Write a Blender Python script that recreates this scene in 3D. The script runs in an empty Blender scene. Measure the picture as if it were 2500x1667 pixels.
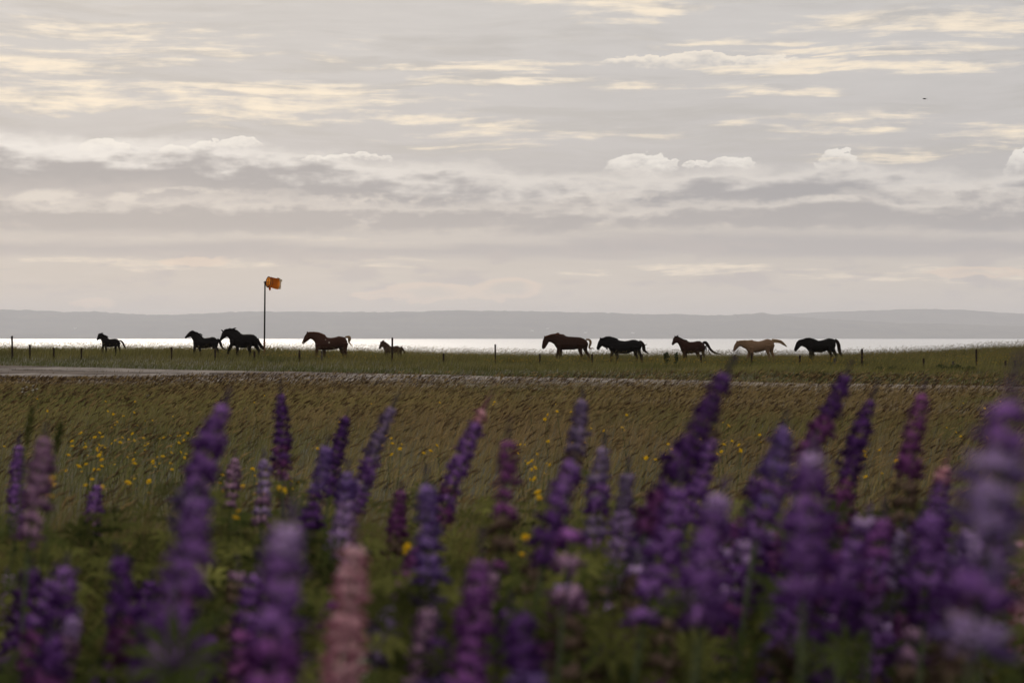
import bpy, bmesh, math, random
import numpy as np
from mathutils import Vector, Matrix

R = math.radians
random.seed(7)
rng = np.random.default_rng(7)
scene = bpy.context.scene
COL = scene.collection

# ------------------------------------------------------------------ camera
CAM_Z, HOR_Y, FPX = 1.65, 812.0, 4861.0          # eye height, horizon row, focal length (for a 2500 px wide frame)
cam_data = bpy.data.cameras.new('camera')
cam_data.lens = 70.0
cam_data.sensor_width = 36.0
cam_data.clip_start = 0.05
cam_data.clip_end = 120000.0
cam_data.dof.use_dof = True
cam_data.dof.focus_distance = 108.0
cam_data.dof.aperture_fstop = 3.5
cam_data.dof.aperture_blades = 9
cam = bpy.data.objects.new('camera', cam_data)
COL.objects.link(cam)
cam.location = (0, 0, CAM_Z)
cam.rotation_euler = (R(90) - math.atan((833.5 - HOR_Y) / FPX), 0, 0)
scene.camera = cam

def at(px, py, Y):
    return Vector(((px - 1250.0) / FPX * Y, Y, CAM_Z - (py - HOR_Y) / FPX * Y))

# ------------------------------------------------------------------ render / view
scene.render.engine = 'CYCLES'
scene.cycles.use_denoising = True
scene.cycles.max_bounces = 8
scene.cycles.diffuse_bounces = 2
scene.cycles.glossy_bounces = 2
scene.cycles.transmission_bounces = 4
scene.cycles.volume_bounces = 2
scene.cycles.transparent_max_bounces = 8
scene.view_settings.view_transform = 'Standard'
scene.view_settings.look = 'None'
scene.view_settings.gamma = 1.0
scene.view_settings.use_curve_mapping = False
scene.view_settings.exposure = 0.0

def lin(r, g, b):
    def f(c):
        c /= 255.0
        return c / 12.92 if c <= 0.04045 else ((c + 0.055) / 1.055) ** 2.4
    return (f(r), f(g), f(b), 1.0)

# ------------------------------------------------------------------ sun
SUN_AZ, SUN_EL = -13.0, 20.0
sun_data = bpy.data.lights.new('sun', 'SUN')
sun_data.energy = 1.2
sun_data.angle = R(19)
sun_data.color = (1.0, 0.90, 0.77)
sun = bpy.data.objects.new('sun', sun_data)
COL.objects.link(sun)
sd = Vector((math.sin(R(SUN_AZ)) * math.cos(R(SUN_EL)), math.cos(R(SUN_AZ)) * math.cos(R(SUN_EL)), math.sin(R(SUN_EL))))
sun.rotation_euler = sd.to_track_quat('Z', 'Y').to_euler()
sun.location = sd * 60

# ------------------------------------------------------------------ world: hazy Nishita sky behind layered evening cloud
world = bpy.data.worlds.new('World')
scene.world = world
world.use_nodes = True
WT = world.node_tree
world.cycles.sampling_method = 'MANUAL'
world.cycles.sample_map_resolution = 256
WT.nodes.clear()

class S:
    """a float socket of the sky's node tree with operators"""
    def __init__(s, x): s.x = x
    def __add__(a, b): return mth('ADD', a, b)
    def __radd__(a, b): return mth('ADD', a, b)
    def __sub__(a, b): return mth('SUBTRACT', a, b)
    def __rsub__(a, b): return mth('SUBTRACT', b, a)
    def __mul__(a, b): return mth('MULTIPLY', a, b)
    def __rmul__(a, b): return mth('MULTIPLY', a, b)
    def __truediv__(a, b): return mth('DIVIDE', a, b)

def plug(inp, v):
    if isinstance(v, S): WT.links.new(v.x, inp)
    else: inp.default_value = v

def mth(op, a, b=None, clamp=False):
    n = WT.nodes.new('ShaderNodeMath'); n.operation = op; n.use_clamp = clamp
    plug(n.inputs[0], a)
    if b is not None: plug(n.inputs[1], b)
    return S(n.outputs[0])

def smooth(e0, e1, v):
    n = WT.nodes.new('ShaderNodeMapRange'); n.interpolation_type = 'SMOOTHSTEP'
    plug(n.inputs['Value'], v)
    n.inputs['From Min'].default_value = e0; n.inputs['From Max'].default_value = e1
    if e0 > e1:
        n.inputs['From Min'].default_value = e1; n.inputs['From Max'].default_value = e0
        n.inputs['To Min'].default_value = 1.0; n.inputs['To Max'].default_value = 0.0
    return S(n.outputs[0])

def cmix(f, a, b):
    n = WT.nodes.new('ShaderNodeMix'); n.data_type = 'RGBA'
    plug(n.inputs[0], f)
    for i, c in ((6, a), (7, b)):
        if isinstance(c, S): WT.links.new(c.x, n.inputs[i])
        else: n.inputs[i].default_value = c
    return S(n.outputs[2])

def cscale(c, f):
    n = WT.nodes.new('ShaderNodeVectorMath'); n.operation = 'SCALE'
    WT.links.new(c.x, n.inputs[0]); plug(n.inputs['Scale'], f)
    return S(n.outputs[0])

tc = WT.nodes.new('ShaderNodeTexCoord')
nrm = WT.nodes.new('ShaderNodeVectorMath'); nrm.operation = 'NORMALIZE'
WT.links.new(tc.outputs['Generated'], nrm.inputs[0])
sep = WT.nodes.new('ShaderNodeSeparateXYZ'); WT.links.new(nrm.outputs[0], sep.inputs[0])
DX, DY, DZ = (S(sep.outputs[i]) for i in range(3))
U = mth('ARCTAN2', DX, DY) * 57.2958            # azimuth, degrees east of the view axis
VV = mth('ARCSINE', mth('MINIMUM', mth('MAXIMUM', DZ, -1.0), 1.0)) * 57.2958   # elevation, degrees

def noise(sx, sz, detail=4, rough=0.55, seed=0.0, du=None, dv=None):
    c = WT.nodes.new('ShaderNodeCombineXYZ')
    x = DX * (57.2958 * sx) + seed
    z = VV * sz + seed * 0.7
    if du is not None: x = x + du
    if dv is not None: z = z + dv
    plug(c.inputs[0], x); plug(c.inputs[1], DY * (57.2958 * sx)); plug(c.inputs[2], z)
    n = WT.nodes.new('ShaderNodeTexNoise'); n.inputs['Scale'].default_value = 1.0
    n.inputs['Detail'].default_value = detail; n.inputs['Roughness'].default_value = rough
    WT.links.new(c.outputs[0], n.inputs['Vector'])
    return S(n.outputs['Fac'])

def uu(px): return math.degrees(math.atan((px - 1250.0) / FPX))
def vv(py): return (HOR_Y - py) / 84.84

nw = noise(0.16, 0.55, 1, 0.5, 3.1)
nwarp = (nw - 0.5) * 2.2
nstreak = noise(0.22, 2.1, 5, 0.62, 11.0, dv=nwarp)
nfine = noise(1.25, 2.6, 4, 0.6, 27.0)
nwisp = noise(0.55, 5.2, 4, 0.6, 133.0, dv=nwarp * 1.6)
ncaul = noise(3.6, 6.0, 2, 0.55, 171.0)
nlump = noise(0.42, 1.5, 3, 0.55, 41.0)
nbig = noise(0.09, 0.42, 2, 0.5, 63.0)

# base tone of the overcast by elevation
ramp = WT.nodes.new('ShaderNodeValToRGB')
plug(ramp.inputs[0], mth('DIVIDE', VV, 90.0, clamp=True))
stops = [(0.0, (188, 179, 170)), (1.5, (200, 191, 181)), (2.4, (196, 189, 183)), (3.4, (177, 173, 173)), (5.6, (194, 190, 189)),
         (8.2, (200, 196, 194)), (11, (202, 198, 195)), (16, (226, 217, 207)), (26, (231, 225, 216)), (45, (203, 203, 204)), (90, (176, 179, 186))]
el = ramp.color_ramp.elements
while len(el) < len(stops): el.new(0.5)
for e, (v, c) in zip(el, stops):
    e.position = v / 90.0; e.color = lin(*c)
base = S(ramp.outputs[0])
base = cscale(base, 0.84 + nbig * 0.16 + nwisp * 0.16)
grey = lin(184, 180, 177)
base = cmix(smooth(0.47, 0.66, nstreak) * smooth(2.0, 5.0, VV) * 0.7, base, grey)

# cream, sun-lit streaks: broad places where the deck thins, broken up by stretched noise
def vec(x, y):
    c = WT.nodes.new('ShaderNodeCombineXYZ'); plug(c.inputs[0], x); plug(c.inputs[1], y)
    return S(c.outputs[0])
def rel2(P, x, y, w, h):
    """(P - centre) / radius as a vector"""
    n = WT.nodes.new('ShaderNodeVectorMath'); n.operation = 'MULTIPLY_ADD'
    WT.links.new(P.x, n.inputs[0])
    kx, ky = 84.84 / w, 84.84 / h
    n.inputs[1].default_value = (kx, ky, 0); n.inputs[2].default_value = (-uu(x) * kx, -vv(y) * ky, 0)
    d = WT.nodes.new('ShaderNodeVectorMath'); d.operation = 'DOT_PRODUCT'
    WT.links.new(n.outputs[0], d.inputs[0]); WT.links.new(n.outputs[0], d.inputs[1])
    return S(n.outputs[0]), S(d.outputs['Value'])
def muladd(a, b, c):
    n = WT.nodes.new('ShaderNodeMath'); n.operation = 'MULTIPLY_ADD'
    plug(n.inputs[0], a); n.inputs[1].default_value = b; n.inputs[2].default_value = c
    return S(n.outputs[0])
def field(blobs, du, dv):
    acc, P = None, vec(U + du, VV + dv)
    for (x, y, w, h, a) in blobs:
        g = muladd(rel2(P, x, y, w, h)[1], -a, a)
        acc = g if acc is None else mth('MAXIMUM', acc, g)
    return mth('MAXIMUM', acc, -1.0)

du1 = (nlump - 0.5) * 3.0
dv1 = (nstreak - 0.5) * 0.9
cream = field([(60, 185, 190, 40, 1.0), (150, 262, 330, 34, .9), (560, 222, 520, 20, .9), (740, 262, 420, 42, 1.0), (1010, 300, 300, 14, .8),
               (1250, 165, 300, 12, .9), (1200, 196, 200, 16, 1.2), (1560, 38, 190, 26, .8), (1400, 12, 220, 26, .6), (1790, 118, 190, 10, .9), (1980, 172, 330, 18, 1.2),
               (2290, 186, 240, 22, 1.2), (1560, 215, 140, 16, .8), (2100, 140, 330, 10, .9), (2250, 85, 330, 38, .7), (2420, 60, 160, 22, .8),
               (1830, 230, 160, 16, .7), (1995, 236, 90, 14, 1.0), (2080, 305, 240, 30, .55), (2430, 345, 130, 26, .7), (2200, 385, 220, 20, .5),
               (300, 118, 420, 40, .35), (1250, 330, 260, 20, .3), (2300, 670, 330, 16, .5), (1750, 655, 260, 10, .5), (900, 600, 260, 16, .4), (540, 640, 420, 14, .35)], du1, dv1)
cm = smooth(-0.2, 1.6, cream + (nstreak - 0.5) * 2.4 + (nwisp - 0.5) * 3.6 + (nfine - 0.5) * 1.7)
general = smooth(0.50, 0.70, nstreak * 0.5 + nwisp * 0.5) * smooth(6.5, 10.5, VV) * 0.2
sky = cmix(cm * 1.0, base, lin(249, 233, 210))
sky = cmix(general, sky, lin(240, 228, 212))
# the veil of the sun behind the deck, above the frame
sdot = DX * sd.x + DY * sd.y + DZ * sd.z
glow = smooth(0.975, 1.0, sdot)
sky = cscale(sky, 1.0 + glow * glow * 0.5)

# bank of stratocumulus with lit tops
def curve(points):
    n = WT.nodes.new('ShaderNodeFloatCurve')
    plug(n.inputs['Value'], mth('DIVIDE', U + 30.0, 60.0, clamp=True))
    c = n.mapping.curves[0]
    pts = [((uu(x) + 30) / 60, vv(y) / 10) for x, y in points]
    pts = [(0, pts[0][1])] + pts + [(1, pts[-1][1])]
    while len(c.points) < len(pts): c.points.new(0.5, 0.5)
    for p, q in zip(c.points, pts): p.location = q
    n.mapping.update()
    return S(n.outputs[0]) * 10.0

vtop = curve([(0, 330), (300, 338), (600, 342), (800, 368), (1000, 386), (1250, 402), (1450, 408), (1560, 396), (1680, 404), (1800, 396), (1930, 402), (2050, 388), (2180, 402), (2350, 420), (2500, 405)])
s1 = vtop + (nlump - 0.5) * 1.1 + (nfine - 0.5) * 0.5 - VV
m1 = smooth(-0.08, 0.42, s1) * smooth(2.5, 1.5, s1)
lit1 = cmix(smooth(4.0, -14.0, U), lin(216, 210, 205), lin(236, 231, 226))
c1 = cmix(smooth(0.30, 1.05, s1 + (nlump - 0.5) * 1.5 + (nfine - 0.5) * 0.45 + (nbig - 0.5) * 1.2), lit1, lin(158, 156, 160))
c1 = cmix(smooth(1.1, 2.0, s1), c1, lin(186, 180, 179))
sky = cmix(m1 * 0.95, sky, c1)
# light breaks under the bank
brk = field([(130, 488, 100, 24, 1.1), (310, 488, 60, 18, .9), (480, 470, 120, 10, .7), (1450, 516, 60, 18, 1.0), (1290, 520, 200, 12, .4), (2050, 488, 90, 12, .9), (2310, 522, 90, 12, 1.0),
             (2030, 530, 45, 16, .9), (1760, 520, 160, 14, .5), (1560, 480, 120, 14, .5), (1000, 480, 260, 14, .4)], (nlump - 0.5) * 1.2, (nfine - 0.5) * 0.5)
bm = smooth(0.05, 1.1, brk + (nfine - 0.5) * 2.4 + (nlump - 0.5) * 1.4 + (ncaul - 0.5) * 0.8)
sky = cmix(bm * 0.6, sky, lin(234, 225, 214))
# lower flat grey layer
def lower_bank(v0, kl, kf, kb, lit, dark, depth, amount):
    """a further bank seen edge-on: softly lit heads over a grey body with a flat foot"""
    global sky
    s_ = v0 + (nlump - 0.5) * kl + (nfine - 0.5) * kf + (nbig - 0.5) * kb + (nstreak - 0.5) * 0.6 - VV
    m_ = smooth(-0.05, 0.35, s_) * smooth(v0 - depth - 0.28, v0 - depth + 0.05, VV + (nstreak - 0.5) * 0.5)
    c_ = cmix(smooth(0.05, 0.62, s_ + (nfine - 0.5) * 0.4 - (nlump - 0.5) * 0.7), lit, dark)
    sky = cmix(m_ * amount, sky, c_)
lower_bank(4.00, -1.1, 0.6, 1.6, lin(222, 214, 206), lin(167, 163, 164), 1.05, 0.85)
lower_bank(3.05, 0.9, -0.5, -1.2, lin(208, 200, 192), lin(170, 166, 168), 0.75, 0.85)
m3 = smooth(0.50, 0.66, noise(0.5, 1.9, 3, 0.55, 90.0)) * smooth(0.4, 1.2, VV) * smooth(3.4, 2.2, VV)
sky = cmix(m3 * 0.8, sky, lin(181, 174, 173))
# faint pink heads of far cumulus over the hills
far = field([(1050, 712, 150, 26, .8), (1240, 706, 90, 30, .9), (920, 720, 80, 12, .6), (2400, 668, 150, 14, .7), (480, 640, 90, 14, .5), (230, 742, 60, 16, .5)],
            (nfine - 0.5) * 1.0, (nfine - 0.5) * 0.45)
sky = cmix(smooth(0.0, 0.35, far + (nfine - 0.5) * 0.9) * smooth(0.85, 0.45, far) * 0.75, sky, lin(224, 204, 186))

# cumulus heads standing on the banks
def puffs(lst):
    acc, P = None, vec(U + (nfine - 0.5) * 0.9 + (ncaul - 0.5) * 0.35, VV + (nfine - 0.5) * 0.5 + (ncaul - 0.5) * 0.26)
    for (x, y, w, h) in lst:
        v, d = rel2(P, x, y, w, h)
        sp = WT.nodes.new('ShaderNodeSeparateXYZ'); WT.links.new(v.x, sp.inputs[0])
        e = smooth(1.0, 0.80, d) * smooth(-0.5, 0.8, S(sp.outputs[1]) + (nfine - 0.5) * 1.0)
        acc = e if acc is None else mth('MAXIMUM', acc, e)
    return acc
pf = puffs([(1560, 412, 92, 34), (1610, 412, 50, 22), (1700, 404, 34, 12), (1786, 408, 62, 22), (2046, 404, 52, 38), (2490, 420, 34, 44),
            (265, 372, 70, 24), (580, 366, 62, 22), (430, 378, 44, 16), (500, 368, 36, 16), (850, 392, 120, 14)])
sky = cmix(pf * 0.8, sky, lin(243, 237, 229))
pf2 = puffs([(1570, 160, 110, 20), (1700, 160, 110, 26), (1780, 162, 70, 20), (1850, 168, 60, 22), (1912, 158, 36, 16)])
sky = cmix(pf2 * 0.85, sky, lin(243, 232, 217))

nish = WT.nodes.new('ShaderNodeTexSky')
nish.sky_type = 'NISHITA'; nish.sun_disc = False
nish.sun_elevation = R(SUN_EL); nish.sun_rotation = R(SUN_AZ)
nish.air_density = 1.2; nish.dust_density = 1.5
STR = 0.1
final = cmix(0.97, S(nish.outputs[0]), cscale(sky, 1.0 / STR))
bg = WT.nodes.new('ShaderNodeBackground'); bg.inputs['Strength'].default_value = STR
WT.links.new(final.x, bg.inputs['Color'])
wo = WT.nodes.new('ShaderNodeOutputWorld'); WT.links.new(bg.outputs[0], wo.inputs['Surface'])

# ------------------------------------------------------------------ helpers
def tag(o, label=None, cat=None, group=None, kind=None):
    if label: o['label'] = label
    if cat: o['category'] = cat
    if group: o['group'] = group
    if kind: o['kind'] = kind
    return o

def link(name, me, parent=None, mat=None):
    o = bpy.data.objects.new(name, me)
    COL.objects.link(o)
    if parent is not None: o.parent = parent
    if mat is not None and me is not None:
        if len(me.materials) == 0: me.materials.append(mat)
        elif me.materials[0] is not mat:
            o.material_slots[0].link = 'OBJECT'; o.material_slots[0].material = mat
    return o

def empty(name, loc=(0, 0, 0), label=None, cat=None, group=None):
    o = bpy.data.objects.new(name, None)
    o.empty_display_size = 0.2
    COL.objects.link(o); o.location = loc
    return tag(o, label, cat, group)

def mesh(name, verts, faces, smooth_=False):
    me = bpy.data.meshes.new(name)
    me.from_pydata([tuple(v) for v in verts], [], faces)
    if smooth_:
        me.polygons.foreach_set('use_smooth', [True] * len(me.polygons))
    me.update()
    return me

def mesh_np(name, V, F, colors=None, smooth_=False):
    """triangles from numpy arrays, colors per vertex (n,3)"""
    me = bpy.data.meshes.new(name)
    V = np.ascontiguousarray(V, dtype=np.float32); F = np.ascontiguousarray(F, dtype=np.int32)
    me.vertices.add(len(V)); me.vertices.foreach_set('co', V.ravel())
    me.loops.add(F.size); me.loops.foreach_set('vertex_index', F.ravel())
    me.polygons.add(len(F))
    me.polygons.foreach_set('loop_start', np.arange(0, F.size, 3, dtype=np.int32))
    if smooth_: me.polygons.foreach_set('use_smooth', np.ones(len(F), dtype=bool))
    if colors is not None:
        a = me.attributes.new('tint', 'FLOAT_COLOR', 'POINT')
        c4 = np.ones((len(V), 4), dtype=np.float32); c4[:, :3] = colors
        a.data.foreach_set('color', c4.ravel())
    me.update(calc_edges=True)
    return me

def new_mat(name):
    m = bpy.data.materials.new(name); m.use_nodes = True
    nt = m.node_tree; nt.nodes.clear()
    out = nt.nodes.new('ShaderNodeOutputMaterial')
    return m, nt, out

def principled(name, col, rough=0.7, var=0.25, scale=6.0, spec=0.3, sheen=0.0, bump=0.0, col2=None, metallic=0.0):
    m, nt, out = new_mat(name)
    b = nt.nodes.new('ShaderNodeBsdfPrincipled')
    b.inputs['Roughness'].default_value = rough
    b.inputs['Specular IOR Level'].default_value = spec
    b.inputs['Metallic'].default_value = metallic
    if sheen:
        b.inputs['Sheen Weight'].default_value = sheen
        b.inputs['Sheen Roughness'].default_value = 0.4
    t = nt.nodes.new('ShaderNodeTexCoord')
    n = nt.nodes.new('ShaderNodeTexNoise'); n.inputs['Scale'].default_value = scale; n.inputs['Detail'].default_value = 6
    nt.links.new(t.outputs['Object'], n.inputs['Vector'])
    mx = nt.nodes.new('ShaderNodeMix'); mx.data_type = 'RGBA'
    mr = nt.nodes.new('ShaderNodeMapRange'); mr.inputs[1].default_value = 0.3; mr.inputs[2].default_value = 0.7
    nt.links.new(n.outputs['Fac'], mr.inputs[0]); nt.links.new(mr.outputs[0], mx.inputs[0])
    c2 = col2 or tuple(c * (1 + var) for c in col)
    mx.inputs[6].default_value = (*(c * (1 - var) for c in col), 1); mx.inputs[7].default_value = (*c2, 1)
    nt.links.new(mx.outputs[2], b.inputs['Base Color'])
    if bump:
        bp = nt.nodes.new('ShaderNodeBump'); bp.inputs['Strength'].default_value = bump
        nt.links.new(n.outputs['Fac'], bp.inputs['Height']); nt.links.new(bp.outputs[0], b.inputs['Normal'])
    nt.links.new(b.outputs[0], out.inputs['Surface'])
    return m

def leafy(name, col=None, trans=0.4, attr=None, col2=None, scale=30.0, tmul=1.25):
    """thin leaf / petal: diffuse plus light coming through; colour from a vertex attribute or two tones mixed by the 'tone' attribute"""
    m, nt, out = new_mat(name)
    d = nt.nodes.new('ShaderNodeBsdfDiffuse'); tr = nt.nodes.new('ShaderNodeBsdfTranslucent')
    mix = nt.nodes.new('ShaderNodeMixShader'); mix.inputs[0].default_value = trans
    if attr == 'tint':
        a = nt.nodes.new('ShaderNodeAttribute'); a.attribute_name = 'tint'; c = a.outputs['Color']
    else:
        mx = nt.nodes.new('ShaderNodeMix'); mx.data_type = 'RGBA'
        mx.inputs[6].default_value = (*col, 1); mx.inputs[7].default_value = (*(col2 or [v * 1.4 for v in col]), 1)
        if attr == 'tone':
            a = nt.nodes.new('ShaderNodeAttribute'); a.attribute_name = 'tone'
            nt.links.new(a.outputs['Fac'], mx.inputs[0])
        else:
            t = nt.nodes.new('ShaderNodeTexCoord'); n = nt.nodes.new('ShaderNodeTexNoise'); n.inputs['Scale'].default_value = scale
            nt.links.new(t.outputs['Object'], n.inputs['Vector']); nt.links.new(n.outputs['Fac'], mx.inputs[0])
        c = mx.outputs[2]
    g = nt.nodes.new('ShaderNodeVectorMath'); g.operation = 'SCALE'; g.inputs['Scale'].default_value = tmul
    nt.links.new(c, g.inputs[0])
    nt.links.new(c, d.inputs['Color']); nt.links.new(g.outputs[0], tr.inputs['Color'])
    nt.links.new(d.outputs[0], mix.inputs[1]); nt.links.new(tr.outputs[0], mix.inputs[2])
    nt.links.new(mix.outputs[0], out.inputs['Surface'])
    return m

def sstep(a, b, x):
    t = np.clip((x - a) / (b - a), 0, 1)
    return t * t * (3 - 2 * t)

def vnoise(x, y, seed=0):
    """smooth value noise, 0..1"""
    def h(i, j):
        v = np.sin(i * 127.1 + j * 311.7 + seed * 74.7) * 43758.5453
        return v - np.floor(v)
    x = np.asarray(x, float); y = np.asarray(y, float)
    i, j = np.floor(x), np.floor(y); fx, fy = x - i, y - j
    fx = fx * fx * (3 - 2 * fx); fy = fy * fy * (3 - 2 * fy)
    return (h(i, j) * (1 - fx) + h(i + 1, j) * fx) * (1 - fy) + (h(i, j + 1) * (1 - fx) + h(i + 1, j + 1) * fx) * fy

def fbm(x, y, seed=0, oct=4):
    v, a, s = 0, 0.5, 0
    for k in range(oct):
        v = v + a * vnoise(np.asarray(x) * 2 ** k, np.asarray(y) * 2 ** k, seed + k); s += a; a *= 0.5
    return v / s

# ------------------------------------------------------------------ terrain
CREST_PX = np.array([-3000, -600, 0, 700, 1000, 1300, 2000, 2250, 2500, 2900, 5000], float)
CREST_Z = np.array([.52, .47, .40, .29, .09, -.08, -.14, .12, .46, .95, 1.6])
def zg(x, y):
    x = np.asarray(x, float); y = np.asarray(y, float)
    bank = 0.35 * (1 - sstep(8.0, 14.0, y))
    zc = np.interp(1250 + x / 125.0 * FPX, CREST_PX, CREST_Z)
    far = sstep(78, 122, y) * zc
    drop = -np.clip(y - 128, 0, None) * 0.03
    return bank + far + drop + (fbm(x / 7.0, y / 7.0, 5, 2) - 0.5) * 0.10

SEA_Z = CAM_Z - 37.0
xs = np.unique(np.concatenate([np.linspace(-260, -60, 26), np.linspace(-60, 60, 101), np.linspace(60, 260, 26)]))
ys = np.unique(np.concatenate([np.linspace(-160, 0, 12), np.linspace(0, 30, 41), np.linspace(30, 152, 84)]))
GX, GY = np.meshgrid(xs, ys)
GZ = zg(GX, GY)
rows = [np.stack([GX, GY, GZ], -1)]
for (yy, zz) in ((156, -1.6), (160, -5.0), (166, -22.0), (172, SEA_Z - 1.0)):
    jit = (fbm(xs / 14.0, np.full_like(xs, yy), 9, 3) - 0.5) * 6
    rows.append(np.stack([xs, yy + jit, np.full_like(xs, zz)], -1)[None])
GV = np.concatenate(rows, 0)
nr, nc = GV.shape[:2]
idx = np.arange(nr * nc).reshape(nr, nc)
q = np.stack([idx[:-1, :-1], idx[:-1, 1:], idx[1:, 1:], idx[1:, :-1]], -1).reshape(-1, 4)
GF = np.concatenate([q[:, [0, 1, 2]], q[:, [0, 2, 3]]])
soil = principled('soil', (0.045, 0.036, 0.018), 0.95, 0.35, 0.8, 0.1, col2=(0.06, 0.058, 0.022), bump=0.3)
ground = link('ground', mesh_np('ground', GV.reshape(-1, 3), GF, smooth_=True), None, soil)
tag(ground, 'rough meadow ground under the grass', kind='structure')

# ------------------------------------------------------------------ runway of old concrete slabs
FE = np.array([-23.4, 91.1])                      # a point on the far edge
TD = np.array([0.7337, -0.6795])                  # along the strip, towards lower right
ND = np.array([-0.6795, -0.7337])                 # across, towards the viewer
ROAD_W = 16.4
def road_coords(x, y):
    dx, dy = x - FE[0], y - FE[1]
    return dx * TD[0] + dy * TD[1], dx * ND[0] + dy * ND[1]

concrete = principled('weathered_concrete', (0.27, 0.235, 0.21), 1.0, 0.34, 0.9, 0.0, bump=0.25)
roadbed = principled('road_bed', (0.085, 0.07, 0.055), 0.95, 0.3, 1.5, 0.1)
def rpt(s, t, z):
    p = FE + TD * s + ND * t
    return (p[0], p[1], z)
vs, fs = [], []
NS = 60
for i in range(NS + 1):
    s = -70 + i * 3.0
    for t in (-0.05, ROAD_W + 0.05):
        p = FE + TD * s + ND * t
        vs.append((p[0], p[1], float(zg(p[0], p[1])) + 0.03))
for i in range(NS): fs.append((2 * i, 2 * i + 1, 2 * i + 3, 2 * i + 2))
road = link('road', mesh('road', vs, fs), None, roadbed)
tag(road, 'old airstrip of pale concrete slabs crossing the meadow', kind='structure')
SL, SW, ST = 4.9, 3.92, 0.10
b = 0.03
sv = []
for (z, k) in ((0, 0), (ST - b, 0), (ST, b)):
    for (a, c) in ((-1, -1), (1, -1), (1, 1), (-1, 1)):
        sv.append((a * (SL / 2 - k), c * (SW / 2 - k), z))
sf = [(8, 9, 10, 11)]
for r_ in (0, 4):
    for k in range(4): sf.append((r_ + k, r_ + (k + 1) % 4, r_ + 4 + (k + 1) % 4, r_ + 4 + k))
slab_me = mesh('slab', sv, sf)
slab_me.materials.append(concrete)
conc2 = principled('worn_concrete', (0.18, 0.15, 0.13), 1.0, 0.3, 0.7, 0.0, bump=0.3)
ang = math.atan2(TD[1], TD[0])
for r_ in range(4):
    for k in range(22):
        s = -38 + k * 5.05 + (2.5 if r_ % 2 else 0)
        t = 2.05 + r_ * 4.1
        p = FE + TD * s + ND * t
        o = bpy.data.objects.new('slab', slab_me); COL.objects.link(o); o.parent = road
        o.location = (p[0], p[1], float(zg(p[0], p[1])) + 0.0 + random.uniform(0, 0.03))
        o.rotation_euler = (random.uniform(-.006, .006), random.uniform(-.004, .004), ang)
        if random.random() < 0.4:
            o.material_slots[0].link = 'OBJECT'; o.material_slots[0].material = conc2

# ------------------------------------------------------------------ sea
m, nt, out = new_mat('sea_water')
gl = nt.nodes.new('ShaderNodeBsdfPrincipled')
gl.inputs['Base Color'].default_value = (0.80, 0.79, 0.77, 1)
gl.inputs['Metallic'].default_value = 0.52
gl.inputs['Roughness'].default_value = 0.34
gl.inputs['IOR'].default_value = 1.40
gl.inputs['Specular IOR Level'].default_value = 0.5
t = nt.nodes.new('ShaderNodeNewGeometry')
mp = nt.nodes.new('ShaderNodeMapping'); mp.inputs['Scale'].default_value = (0.02, 0.05, 1)
n1 = nt.nodes.new('ShaderNodeTexNoise'); n1.inputs['Scale'].default_value = 1.0; n1.inputs['Detail'].default_value = 4
nt.links.new(t.outputs['Position'], mp.inputs[0]); nt.links.new(mp.outputs[0], n1.inputs['Vector'])
bp = nt.nodes.new('ShaderNodeBump'); bp.inputs['Strength'].default_value = 0.25; bp.inputs['Distance'].default_value = 1.5
nt.links.new(n1.outputs['Fac'], bp.inputs['Height']); nt.links.new(bp.outputs[0], gl.inputs['Normal'])
mr = nt.nodes.new('ShaderNodeMapRange'); mr.inputs[1].default_value = 0.3; mr.inputs[2].default_value = 0.7; mr.inputs[3].default_value = 0.38; mr.inputs[4].default_value = 0.62
mp2 = nt.nodes.new('ShaderNodeMapping'); mp2.inputs['Scale'].default_value = (0.0006, 0.0022, 1)
n2 = nt.nodes.new('ShaderNodeTexNoise'); n2.inputs['Scale'].default_value = 1.0; n2.inputs['Detail'].default_value = 9; n2.inputs['Roughness'].default_value = 0.7
nt.links.new(t.outputs['Position'], mp2.inputs[0]); nt.links.new(mp2.outputs[0], n2.inputs['Vector'])
nt.links.new(n2.outputs['Fac'], mr.inputs[0]); nt.links.new(mr.outputs[0], gl.inputs['Roughness'])
nt.links.new(gl.outputs[0], out.inputs['Surface'])
sea_mat = m
sx = np.linspace(-19000, 19000, 20); sy = np.linspace(-2600, 19000, 20)
sv = [(x, y, SEA_Z) for y in sy for x in sx]
sf = [(j * 20 + i, j * 20 + i + 1, (j + 1) * 20 + i + 1, (j + 1) * 20 + i) for j in range(19) for i in range(19)]
sea = link('sea', mesh('sea', sv, sf), None, sea_mat)
tag(sea, 'glittering sea inlet between the meadow and far hills', kind='structure')

# ------------------------------------------------------------------ far hills
hill_mat = principled('wooded_hillside', (0.030, 0.040, 0.028), 0.95, 0.5, 0.004, 0.05, col2=(0.075, 0.075, 0.045))
ridge_px = np.array([-4000, -1200, 0, 60, 110, 128, 160, 225, 275, 330, 404, 478, 558, 638, 744, 957, 999, 1010, 1090, 1250, 1383, 1516, 1595, 1649, 1728, 1808, 1845, 1869, 1882, 1960, 2200, 2500, 3000, 6500], float)
ridge_y = np.array([772, 750, 755, 757, 760, 758, 762, 760, 763, 767, 769, 766, 762, 760, 761, 762, 760, 761, 757.5, 759, 762, 764.5, 768, 766.5, 770, 768, 764, 764, 767, 775, 788, 797, 806, 812], float)
back_px = np.array([1600, 1850, 1900, 1990, 2100, 2233, 2340, 2500, 2800, 3600, 6500], float)
back_y = np.array([800, 772, 767, 762, 759, 754, 756, 766, 772, 765, 775], float)
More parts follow.
